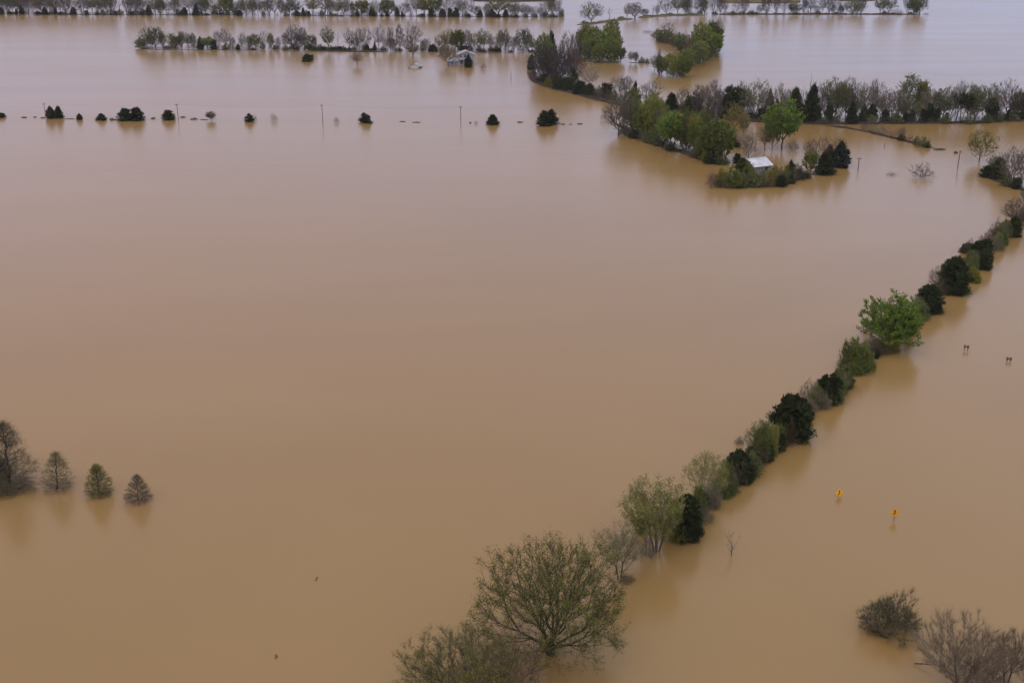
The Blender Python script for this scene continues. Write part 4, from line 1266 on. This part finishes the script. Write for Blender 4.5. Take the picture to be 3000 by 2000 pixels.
rows('on the wooded island', 'trees of the wooded island', [
    (1812, 394, 274, 92, 'bare', dict(pr='thicket0', label='big grey bare-crowned tree at the left tip of the island')),
    (1778, 352, 322, 46, 'gshrub', dict(label='low bare branches spreading over water left of the island tip')),
    (1848, 376, 264, 58, 'sgrove'), (1856, 366, 256, 40, 'yel', dict(pr='grove0')), (1862, 392, 290, 50, 'sgrove'), (1880, 402, 316, 50, 'ogrove'), (1908, 406, 276, 66, 'ogrove'), (1912, 360, 272, 36, 'yel'), (1930, 412, 296, 60, 'ogrove'),
    (1926, 419, 402, 28, 'dshrub'), (1888, 408, 376, 34, 'sshrub'), (1968, 440, 326, 80, 'vivid', dict(pr='leafy4', label='vivid green spreading tree on grey trunks at the island shore')), (1992, 434, 330, 60, 'vivid', dict(pr='leafy1')), (1948, 428, 334, 40, 'vivid', dict(pr='leafy3')), (1968, 443, 424, 34, 'dshrub'), (2004, 446, 432, 24, 'dshrub'),
    (2010, 440, 318, 50, 'ggrove'), (2034, 450, 340, 44, 'yel', dict(pr='leafy0')), (2048, 452, 358, 50, 'tbud', dict(pr='leafy1')), (2030, 462, 420, 30, 'gshrub'), (2058, 468, 392, 40, 'ggrove'), (2092, 474, 352, 84, 'yel', dict(pr='leafy4', leaf='green')), (2124, 468, 364, 58, 'ggrove'), (2066, 474, 430, 26, 'yshrub'),
    (1888, 400, 300, 44, 'bare'), (1940, 420, 312, 44, 'bare'), (1998, 438, 340, 40, 'yel'), (2020, 444, 326, 44, 'bare'), (2044, 456, 352, 46, 'ggrove'), (2076, 468, 372, 44, 'ogrove'), (2108, 474, 372, 48, 'yel'), (2062, 440, 330, 40, 'ggrove'), (2110, 440, 350, 44, 'ogrove'),
    (2078, 480, 452, 36, 'dshrub'), (2112, 482, 460, 24, 'dshrub'), (2130, 481, 464, 20, 'dshrub'), (2160, 478, 450, 26, 'cbush'), (2156, 430, 404, 30, 'cbush'),
    (2150, 386, 303, 66, 'obud', dict(pr='bud3', label='rounded olive tree behind the island trees, below a wide dark cedar')),
    (2178, 400, 330, 40, 'obud', dict(pr='bud1')), (2100, 372, 262, 34, 'bare', dict(pr='bare2')), (2080, 378, 282, 30, 'thin'), (2058, 372, 322, 40, 'ogrove'), (2090, 366, 336, 40, 'gshrub'),
    (2192, 464, 392, 50, 'lilac', dict(pr='bare0')), (2172, 434, 384, 44, 'lilac', dict(pr='bare1', twig='pale', bark='pale', label='white-limbed leaning bare tree behind the white-roofed cabin')),
    (2214, 456, 420, 46, 'gshrub', dict(twig='pale', label='pale bare brush just behind the white-roofed cabin')),
    (2290, 436, 294, 110, 'vivid', dict(pr='leafy1', label='large vivid green tree on tall dark trunks behind the island')), (2262, 440, 322, 60, 'vivid', dict(pr='leafy3')), (2240, 440, 362, 56, 'red', dict(pr='bare1')), (2322, 440, 404, 40, 'gshrub')])

rows('around the white-roofed cabin', 'shrubs around the cabin', [
    (2084, 552, 504, 30, 'rshrub', dict(pr='bare4', label='mauve bare shrub at the left end of the cabin shrubs')), (2112, 546, 488, 32, 'yshrub'), (2124, 548, 500, 24, 'sshrub'), (2142, 550, 482, 48, 'lshrub'), (2160, 548, 496, 34, 'yshrub'), (2128, 552, 528, 28, 'rshrub'),
    (2166, 550, 536, 40, 'dshrub'), (2172, 520, 464, 44, 'coliv'), (2190, 524, 468, 38, 'lshrub'), (2190, 546, 528, 30, 'rshrub'), (2208, 546, 500, 34, 'lshrub'), (2232, 534, 496, 34, 'sshrub'), (2250, 546, 494, 46, 'tbud', dict(pr='lshrub1', leaf='olive')), (2240, 548, 526, 40, 'rshrub'),
    (2268, 522, 482, 30, 'lshrub'), (2266, 544, 498, 30, 'yshrub'), (2286, 540, 490, 34, 'sshrub'), (2288, 546, 514, 34, 'cbush'), (2314, 537, 512, 28, 'cblue'), (2302, 528, 482, 28, 'lshrub'), (2316, 522, 470, 24, 'cone'),
    (2330, 522, 478, 32, 'sshrub'), (2342, 510, 486, 28, 'rshrub'), (2374, 508, 442, 42, 'green', dict(pr='leafy0', label='green-topped tree on thin bare stems left of the big island cedar')), (2370, 474, 404, 40, 'bare'), (2408, 486, 396, 50, 'red', dict(pr='bare3')), (2456, 478, 400, 48, 'bare', dict(pr='bare3', twig='brown')),
    (2412, 510, 446, 54, 'cone', dict(pr='cedar0', label='big cone-shaped dark cedar at the right end of the island')), (2428, 484, 426, 38, 'cone'), (2462, 490, 416, 50, 'cblue', dict(pr='cedar3', label='tall blue-green cedar rightmost in the island group')), (2190, 510, 476, 30, 'dshrub')])

rows('along the right-hand bank', 'trees along the right-hand bank', [
    (1818, 286, 220, 56, 'lilac'), (1838, 292, 224, 40, 'bare'), (1855, 300, 240, 20, 'cone'), (1905, 318, 234, 66, 'bare', dict(pr='bare1')), (1968, 324, 274, 44, 'cone', dict(pr='cedar0')), (2000, 326, 256, 40, 'bare'), (2022, 330, 281, 44, 'cbush'), (2044, 332, 278, 22, 'cone'),
    (2086, 344, 230, 50, 'bare', dict(pr='bare4')), (2070, 340, 246, 36, 'lilac'), (2110, 346, 262, 34, 'bare'), (2146, 346, 254, 76, 'cbush', dict(pr='cedar4', label='wide dark cedar leftmost of the big cedars on the right-hand bank')), (2124, 348, 282, 40, 'cone'), (2176, 346, 240, 40, 'sbud', dict(pr='bud1')),
    (2210, 350, 233, 78, 'sbud', dict(pr='bud3', bark='dark')), (2252, 346, 264, 26, 'cone', dict(pr='cedar3')), (2276, 352, 240, 36, 'lilac'), (2228, 352, 316, 30, 'cbush'), (2298, 352, 254, 30, 'lilac'), (2276, 350, 292, 24, 'cone'), (2325, 356, 259, 50, 'coliv', dict(pr='cedar0')), (2316, 354, 300, 30, 'cbush'), (2348, 358, 306, 20, 'cone'),
    (2372, 360, 250, 50, 'cone', dict(pr='cedar0', label='tall pointed cedar with dead spikes rising behind its top')), (2371, 352, 215, 26, 'snag', dict(label='dead spiky tree rising above the tall pointed cedar')), (2392, 360, 310, 30, 'cbush'),
    (2414, 354, 236, 44, 'sbud', dict(bark='dark')), (2444, 354, 229, 62, 'sbud', dict(pr='bud1', bark='dark')), (2476, 352, 230, 44, 'sbud'), (2426, 358, 304, 30, 'cbush'), (2504, 350, 227, 74, 'bare', dict(pr='bare1')), (2493, 363, 299, 34, 'cone', dict(pr='cedar3')),
    (2552, 346, 228, 24, 'lilac', dict(pr='bare2')), (2566, 348, 240, 56, 'lilac', dict(pr='bare1')), (2528, 356, 310, 28, 'cblue'), (2553, 355, 306, 32, 'cone', dict(pr='cedar3')), (2540, 357, 324, 26, 'cbush'), (2592, 356, 321, 28, 'cbush'), (2592, 350, 276, 44, 'bud'), (2612, 352, 260, 36, 'red', dict(pr='bare0')),
    (2626, 360, 330, 20, 'cone'), (2672, 344, 217, 80, 'sbud', dict(pr='bud4')), (2700, 346, 240, 32, 'green', dict(pr='leafy2', leaf='olive')), (2660, 356, 294, 56, 'sbud', dict(pr='bud3')), (2655, 361, 328, 30, 'cbush'), (2675, 358, 322, 14, 'cone'), (2690, 356, 298, 40, 'bud'),
    (2722, 357, 304, 38, 'ctwin', dict(pr='cedar0')), (2742, 357, 318, 28, 'coliv'), (2704, 359, 322, 24, 'cbush'), (2762, 358, 254, 66, 'sbud', dict(pr='bud1', bark='dark')), (2800, 352, 234, 40, 'lilac'), (2832, 354, 242, 56, 'sbud', dict(bark='dark')), (2815, 358, 272, 58, 'pine'), (2772, 354, 330, 14, 'cbush'),
    (2855, 357, 248, 44, 'sbud', dict(pr='bud2', bark='dark')), (2857, 355, 232, 12, 'snag1'), (2892, 354, 244, 44, 'sbud', dict(pr='bud1')), (2902, 354, 288, 42, 'cbush', dict(pr='cedar1')), (2926, 352, 318, 22, 'gshrub', dict(pr='bare4')), (2946, 352, 231, 74, 'bare', dict(pr='bare1', bark='dark')), (2956, 348, 320, 18, 'cone'),
    (2988, 352, 274, 44, 'sgrove', dict(leaf='cedar')), (3008, 350, 262, 50, 'cbush'), (2970, 352, 300, 30, 'bare'),
    (2398, 356, 244, 40, 'bare'), (2460, 354, 240, 44, 'bud'), (2486, 353, 250, 36, 'bare'), (2530, 354, 250, 40, 'lilac'), (2516, 356, 268, 34, 'sbud'), (2578, 354, 262, 36, 'bare'),
    (2634, 356, 262, 44, 'bare'), (2646, 356, 276, 36, 'bud'), (2712, 356, 258, 38, 'lilac'), (2738, 356, 262, 44, 'sbud'), (2784, 356, 262, 40, 'bare'), (2842, 356, 262, 36, 'bud'), (2876, 355, 262, 36, 'bare'), (2918, 354, 256, 40, 'lilac'), (2968, 352, 258, 40, 'sbud'),
    (2040, 338, 246, 40, 'bare'), (2190, 350, 262, 40, 'bare'), (2240, 352, 262, 36, 'lilac'), (2304, 354, 262, 36, 'bare'), (2350, 356, 258, 36, 'lilac'),
    (2530, 380, 350, 26, 'gshrub'), (2552, 387, 348, 46, 'sshrub', dict(pr='shrub1')), (2584, 394, 362, 36, 'gshrub'), (2604, 402, 368, 30, 'rshrub'), (2622, 406, 372, 30, 'rshrub'), (2640, 411, 372, 26, 'gshrub', dict(pr='bare4')), (2640, 412, 392, 28, 'dshrub'), (2664, 417, 384, 26, 'rshrub'), (2684, 424, 398, 22, 'sshrub'), (2704, 431, 398, 38, 'sshrub'), (2716, 433, 414, 22, 'dshrub')])

rows('along the drowned pole line', 'bushes along the drowned pole line', [
    (4, 344, 331, 26, 'cbush', dict(label='dark cedar top cut by the left edge of the photo')), (150, 347, 312, 26, 'cone', dict(label='left one of the paired cedars beside the leftmost pole')), (171, 346.5, 312, 26, 'cone', dict(label='right one of the paired cedars beside the leftmost pole')),
    (233, 351, 333, 17, 'cone', dict(label='small dark cedar between the cedar pair and the broad double cedar')), (297, 352, 333, 28, 'cone', dict(label='dark cedar bush just left of the rounded brown weed mound')),
    (367, 353, 318, 42, 'cbush', dict(label='left half of the broad double cedar on the pole line', pr='cedar1')), (401, 353, 315, 42, 'cbush', dict(label='right half of the broad double cedar on the pole line', pr='cedar1')),
    (495, 351, 323, 36, 'coliv', dict(label='square-topped dark cedar just left of the second utility pole', pr='cedar1')), (618, 353, 326, 28, 'tbud', dict(label='brown round-headed small tree on the pole line', pr='leafy3')),
    (731, 357, 333, 26, 'cone', dict(label='dark cedar with a thin bare shrub at its right')), (746, 354, 334, 16, 'gshrub', dict(label='thin bare shrub at the right side of a dark cedar')), (803, 354, 329, 26, 'rshrub', dict(label='reddish bare shrub left of the lone pole')),
    (986, 359, 340, 20, 'gshrub', dict(label='small grey shrub right of the lone pole')), (1072, 359, 333, 44, 'ctwin', dict(label='ragged dark cedar clump midway along the pole line', pr='cedar2')), (1394, 363, 353, 12, 'gshrub', dict(label='tiny faint shrub between the crossarm pole and the lone cedar')),
    (1443, 365, 336, 34, 'cone', dict(label='lone pointed cedar right of the crossarm pole', pr='cedar0')), (1603, 367, 322, 62, 'ctwin', dict(label='large several-topped dark cedar nearest the wooded island', pr='cedar2'))])

rows('in the right-hand water', None, [
    (2868, 473, 377, 90, 'bud', dict(pr='bud3', leaf='yellow', label='round yellow-green tree with a dark forked trunk near the right edge')),
    (2702, 519, 472, 80, 'gshrub', dict(label='grey fan-shaped bare shrub alone in water below the spit', twig='dark')),
    (2612, 513, 503, 34, 'rshrub', dict(label='low brown weed tuft left of the fan-shaped bare shrub')),
    (2893, 518, 486, 48, 'cbush', dict(label='low dark cedar at the tip of the right-edge bank', pr='cedar1')), (2924, 524, 462, 46, 'coliv', dict(label='olive-dark cedar second from the tip of the right-edge bank')), (2905, 512, 452, 34, 'sbud', dict(label='thin grey-green sapling behind the dark cedars at right edge', pr='bud1')),
    (2958, 546, 428, 84, 'lilac', dict(pr='bare4', bark='dark', label='bare several-trunked tree on the right-edge bank')), (2990, 540, 440, 60, 'bare', dict(label='grey bare tree cut by the right edge, beside the several-trunked tree')),
    (2948, 545, 500, 40, 'sshrub', dict(label='grey-green shrub at the foot of the several-trunked tree')), (2978, 553, 520, 32, 'cbush', dict(label='small black cedar right of the several-trunked tree')), (3006, 592, 552, 36, 'bthick', dict(twig='dark', label='dark brush cut by the right edge below the bank'))])

H_ = 'in the long hedgerow'
G_ = 'trees and shrubs of the long hedgerow'
rows(H_, G_, [
    (2976, 662, 578, 92, 'red', dict(pr='multi2', bark='grey', twig='dun')), (3000, 646, 618, 36, 'hcedar'), (2968, 692, 634, 44, 'hcoliv'), (2945, 694, 650, 40, 'hshrub', dict(leaf='sage')), (2906, 716, 652, 54, 'htang', dict(twig='red')), (2922, 704, 636, 56, 'htang'), (2940, 716, 684, 26, 'hshrub'),
    (2888, 722, 680, 50, 'htang', dict(twig='red')), (2838, 742, 696, 44, 'htang'), (2834, 738, 712, 46, 'hcedar'), (2872, 752, 700, 60, 'hcedar'), (2880, 788, 732, 48, 'hcedar'), (2848, 782, 736, 46, 'hsage'), (2822, 776, 754, 36, 'hyel'), (2850, 824, 784, 48, 'hyel'),
    (2794, 856, 756, 92, 'hcedar', dict(pr='hcedar0')), (2764, 846, 790, 48, 'htang'), (2742, 834, 776, 50, 'htang', dict(twig='lilac')), (2722, 912, 836, 82, 'hcedar', dict(pr='hcedar0')),
    (2684, 934, 868, 56, 'hsage', dict(pr='ghost')), (2618, 1012, 870, 182, 'vivid', dict(pr='bright', label='big bright green spreading tree in the middle of the long hedgerow', leaf='vivid')), (2606, 1030, 972, 54, 'hyel', dict(label='yellow-green bush against the front of the big bright tree')), (2540, 968, 930, 36, 'htang'),
    (2586, 1036, 984, 54, 'htang'), (2552, 1042, 980, 62, 'htang'), (2560, 1046, 1018, 36, 'hcedar'), (2506, 1086, 992, 84, 'hsage', dict(leaf='green')), (2526, 1078, 1016, 60, 'hshrub'), (2478, 1080, 1000, 60, 'htang'), (2546, 1080, 1054, 36, 'hshrub'),
    (2466, 1132, 1074, 62, 'hcedar'), (2450, 1150, 1080, 70, 'hpale', dict(twig='lilac')), (2426, 1176, 1092, 72, 'hcedar', dict(pr='hcedar2')), (2368, 1168, 1108, 60, 'htang', dict(twig='lilac')), (2440, 1178, 1128, 54, 'hsage'), (2414, 1196, 1150, 50, 'hpale'), (2388, 1190, 1166, 34, 'htang'), (2410, 1166, 1100, 70, 'hpale', dict(twig='grey')),
    (2316, 1282, 1159, 120, 'hcedar', dict(pr='hcedar0', label='largest black-green cedar in the long hedgerow')), (2364, 1222, 1182, 34, 'hcedar'), (2222, 1336, 1232, 82, 'hshrub', dict(pr='ghost', leaf='green', twig='grey', bark='grey')), (2234, 1340, 1262, 66, 'hshrub'), (2212, 1334, 1270, 50, 'hpale'), (2256, 1330, 1240, 48, 'hyel', dict(leaf='spring')), (2244, 1304, 1234, 52, 'hyel', dict(leaf='green')), (2278, 1318, 1260, 44, 'hcedar'), (2240, 1346, 1300, 52, 'hcedar'), (2228, 1340, 1310, 34, 'hsage'), (2166, 1300, 1276, 30, 'htang'),
    (2196, 1366, 1310, 62, 'hcedar'), (2166, 1406, 1322, 84, 'hcedar', dict(pr='hcedar0')), (2190, 1406, 1360, 44, 'hcoliv'), (2124, 1422, 1344, 58, 'hyel', dict(leaf='green')), (2122, 1438, 1408, 54, 'hcedar'), (2110, 1432, 1380, 36, 'hyel'), (2140, 1426, 1390, 40, 'hshrub'),
    (2066, 1470, 1320, 124, 'bud', dict(pr='ghost', twig='pale', leaf='spring', bark='pale', label='pale ghostly budding tree with one straight whitish trunk in the hedgerow')), (2058, 1480, 1440, 46, 'hcedar'), (2092, 1484, 1446, 40, 'htang', dict(twig='lilac')), (2084, 1490, 1466, 40, 'htang'),
    (1924, 1614, 1404, 168, 'bud', dict(pr='willow', leaf='spring', bark='grey', twig='pale', label='tall olive-green tree fanning up from pale clustered trunks in the hedgerow')), (2010, 1572, 1452, 98, 'hcedar', dict(pr='hcedar0', label='black-green cedar hugging the right side of the pale-trunked fan tree')),
    (1978, 1576, 1468, 66, 'hyel', dict(leaf='spring')), (1996, 1582, 1520, 50, 'hyel', dict(leaf='spring')), (1896, 1630, 1552, 48, 'htang', dict(leaf='green')), (1876, 1560, 1518, 30, 'hyel'),
    (1816, 1692, 1530, 148, 'bud', dict(pr='twin', leaf='sage', bark='dark', twig='grey', label='airy bare tree with two dark trunks left of the pale-trunked fan tree')), (1838, 1700, 1684, 50, 'htang', dict(twig='brown')),
    (1613, 1916, 1628, 440, 'obud', dict(pr='great', twig='dark', leaf='deep', bark='dark', rz=3.6, label='largest spreading budding tree with radiating dark limbs at bottom centre')),
    (1356, 2075, 1866, 335, 'obud', dict(pr='great2', twig='grey', leaf='olive', bark='dark', label='grey-olive rounded tree cut by the bottom edge')),
    (1500, 2050, 1842, 200, 'lilac', dict(pr='haze', twig='brown', label='brown hazy bare tree between the two big bottom trees'))])

# low growth that closes the foot of the hedgerow
HL = [(2990, 668), (2940, 706), (2880, 772), (2815, 835), (2745, 880), (2690, 950), (2580, 1040), (2520, 1082), (2450, 1160), (2380, 1205), (2320, 1280), (2240, 1345), (2160, 1410), (2080, 1485), (2015, 1570)]
def hedge_fill():
    r = random.Random(77)
    for (x0, v0), (x1, v1) in zip(HL[:-1], HL[1:]):
        n = 5
        for i in range(n):
            t = (i + r.random() * 0.7) / n
            x, v = x0 + (x1 - x0) * t + r.uniform(-14, 10), v0 + (v1 - v0) * t + r.uniform(-12, 2)
            k = 0.6 + 0.5 * (v - 650) / 900
            k_ = r.choice(['htang', 'hshrub', 'hsage', 'hyel', 'htang', 'hsage', 'hpale'])
            o = dict(twig=r.choice(['grey', 'lilac', 'brown'])) if k_ == 'htang' else (dict(leaf='green') if k_ == 'hyel' else {})
            plant(H_, x, v, v - 68 * k * r.uniform(0.7, 1.25), 54 * k * r.uniform(0.8, 1.3), k_, group=G_, **o)
hedge_fill()

rows('at the left edge', 'small pyramid trees at the left', [
    (30, 1416, 1226, 148, 'bare', dict(pr='elm', twig='grey', bark='dark', leaf='olive', label='tallest bare tree at the left edge with several upright stems')),
    (-14, 1400, 1330, 80, 'hcedar', dict(label='dark cedar cut by the left edge behind the tall bare tree')), (0, 1452, 1405, 80, 'htang', dict(leaf='olive', label='olive brush cut by the left edge at the foot of the tall bare tree')), (60, 1436, 1385, 100, 'htang', dict(label='grey brush at the foot of the tall bare tree at left')),
    (168, 1430, 1322, 94, 'bare', dict(pr='pyr0', leaf='olive', bark='dark', twig='dun', label='grey pyramid-shaped tree next to the tall bare tree at left')),
    (292, 1446, 1358, 78, 'bud', dict(pr='pyr1', leaf='olive', bark='dark', twig='grey', label='greenish pyramid tree between two grey pyramid trees')),
    (405, 1466, 1389, 76, 'bare', dict(pr='pyr2', leaf='tan', bark='dark', twig='dun', label='smallest brownish pyramid tree, rightmost of the pyramid row'))])

rows('at the lower right', None, [
    (2142, 1626, 1546, 46, 'snag1', dict(pr='sapling', twig='grey', bark='dark', label='half-drowned dead sapling alone right of the hedgerow')),
    (2604, 1840, 1750, 190, 'gshrub', dict(pr='nearshrub', twig='grey', leaf='olive', label='grey bare shrub with a few green leaves at lower right')),
    (2560, 1852, 1822, 60, 'rshrub', dict(pr='htangle1', label='low brown twigs at the left foot of the grey lower-right shrub')),
    (2812, 2016, 1828, 262, 'bare', dict(pr='multi', twig='dun', bark='dark', leaf='tan', label='large bare tree with four dark trunks at the bottom right')),
    (2946, 2004, 1836, 118, 'bare', dict(pr='multi2', twig='dun', bark='dark', leaf='tan', label='slim bare forked tree right of the four-trunked tree')),
    (3010, 2010, 1876, 90, 'lilac', dict(pr='haze', label='bare tree cut by the right edge at the bottom corner')),
    (2890, 2020, 1924, 120, 'gshrub', dict(pr='htangle2', twig='dun', label='low bare brush between the two bare trees at the bottom right'))])

# ------------------------------------------------------------------ labels that single each plant out
LM = {
    'in the farthest treeline': [(0, 'the left photo edge'), (219, 'the fork-trunked tree'), (436, 'the tall slim cedar'), (648, 'the pale barn roof'), (917, 'the olive fan tree'), (1276, 'the vivid green tree'), (1462, 'the broad olive crown'), (1655, "the row's right end")],
    'in the second treeline': [(400, "the row's left end"), (608, 'the green bush between cedars'), (862, 'the round charcoal tree'), (1110, 'the tall lilac-grey tree'), (1208, 'the drowned shed'), (1366, 'the farmhouse'), (1575, 'the curving wood')],
    'along the levee': [(1732, 'the round lone levee tree'), (1951, "the levee bend"), (2203, 'the low grey brush'), (2326, 'the dense small tree'), (2498, 'the field gap'), (2710, "the levee's right end")],
    'in the curving wood': [(1550, "the wood's left tip"), (1728, 'the pale-limbed tree'), (1825, "the wood's right end")],
    'in the far green grove': [(1890, "the grove's left tip"), (1938, "the grove's near lobe"), (2105, "the grove's right end")],
    'on the wooded island': [(1812, 'the island tip'), (1968, 'the vivid shore tree'), (2150, 'the rounded olive tree'), (2290, 'the large vivid tree')],
    'around the white-roofed cabin': [(2084, 'the mauve end shrub'), (2235, 'the cabin roof'), (2412, 'the big cone cedar')],
    'along the right-hand bank': [(1800, 'the curving wood'), (1968, 'the left island trees'), (2146, 'the wide cedar'), (2372, 'the spiked cedar'), (2504, 'the big bare vase tree'), (2672, 'the tall airy tree'), (2815, 'the open pine'), (3000, 'the right photo edge')],
    'in the long hedgerow': [(1613, 'the great bottom tree'), (1924, 'the pale-trunked tree'), (2066, 'the ghostly tree'), (2316, 'the largest black cedar'), (2618, 'the big bright tree'), (2794, 'the tall dark cedar'), (3000, 'the right photo edge')],
}
SHORT = {'in the farthest treeline': 'farthest row', 'in the second treeline': 'second row', 'along the levee': 'far levee', 'in the curving wood': 'curving wood',
         'in the far green grove': 'far grove', 'on the wooded island': 'wooded island', 'around the white-roofed cabin': 'cabin shrubs',
         'along the right-hand bank': 'right-hand bank', 'in the long hedgerow': 'long hedgerow'}
ORD = ['first', 'second', 'third', 'fourth', 'fifth', 'sixth', 'seventh', 'eighth', 'ninth', 'tenth', 'eleventh', 'twelfth', 'thirteenth', 'fourteenth']
seen = set()
for P in PLANTS:
    if P['group']: P['o']['group'] = P['group']
    if P['label']:
        P['o']['label'] = P['label']; seen.add(P['label'])
by = {}
for P in PLANTS:
    if not P['label']: by.setdefault(P['region'], []).append(P)
for reg, L in by.items():
    def look(P):
        hs2 = sorted(q['h'] for q in L if q['looks'] == P['looks'])
        big = hs2[len(hs2) // 2] * 1.12; sm = hs2[len(hs2) // 2] * 0.88
        pre = 'tall ' if P['h'] > big else ('small ' if P['h'] < sm else '')
        return (pre + P['looks']).replace('tall low', 'low').replace('small low', 'small')
    for P in L: P['lk'] = look(P)
    for P in sorted(L, key=lambda q: q['x']):
        same = [q for q in L if q['lk'] == P['lk']]
        best = None
        for lx, nm in LM[reg]:
            right = P['x'] >= lx
            k = sum(1 for q in same if (lx <= q['x'] < P['x'] if right else P['x'] < q['x'] < lx))
            score = (k, abs(P['x'] - lx))
            if best is None or score < best[0]: best = (score, k, right, nm)
        _, k, right, nm = best
        side = 'right of ' if right else 'left of '
        if 'photo edge' in nm or "end" in nm or 'tip' in nm: side = 'from '
        lab = '%s %s, %s %s%s' % (P['lk'], SHORT[reg], (ORD[k] + ' one') if k else 'nearest', side if k or side != 'from ' else '', nm)
        if not k: lab = '%s in the %s, nearest %s' % (P['lk'], SHORT[reg], nm) + ((' on its right' if right else ' on its left') if side != 'from ' else '')
        else: lab = '%s in the %s, %s such %s%s' % (P['lk'], SHORT[reg], ORD[min(k, 13)], side, nm)
        w = lab.split()
        if len(w) > 16: lab = lab.replace(' in the ', ', ').replace(' on its ', ', ').replace(' such', '')
        P['o']['label'] = lab
        if lab in seen: print('DUPLICATE LABEL', lab)
        if len(lab.split()) > 16: print('LONG', lab)
        seen.add(lab)
print('plants', len(PLANTS))
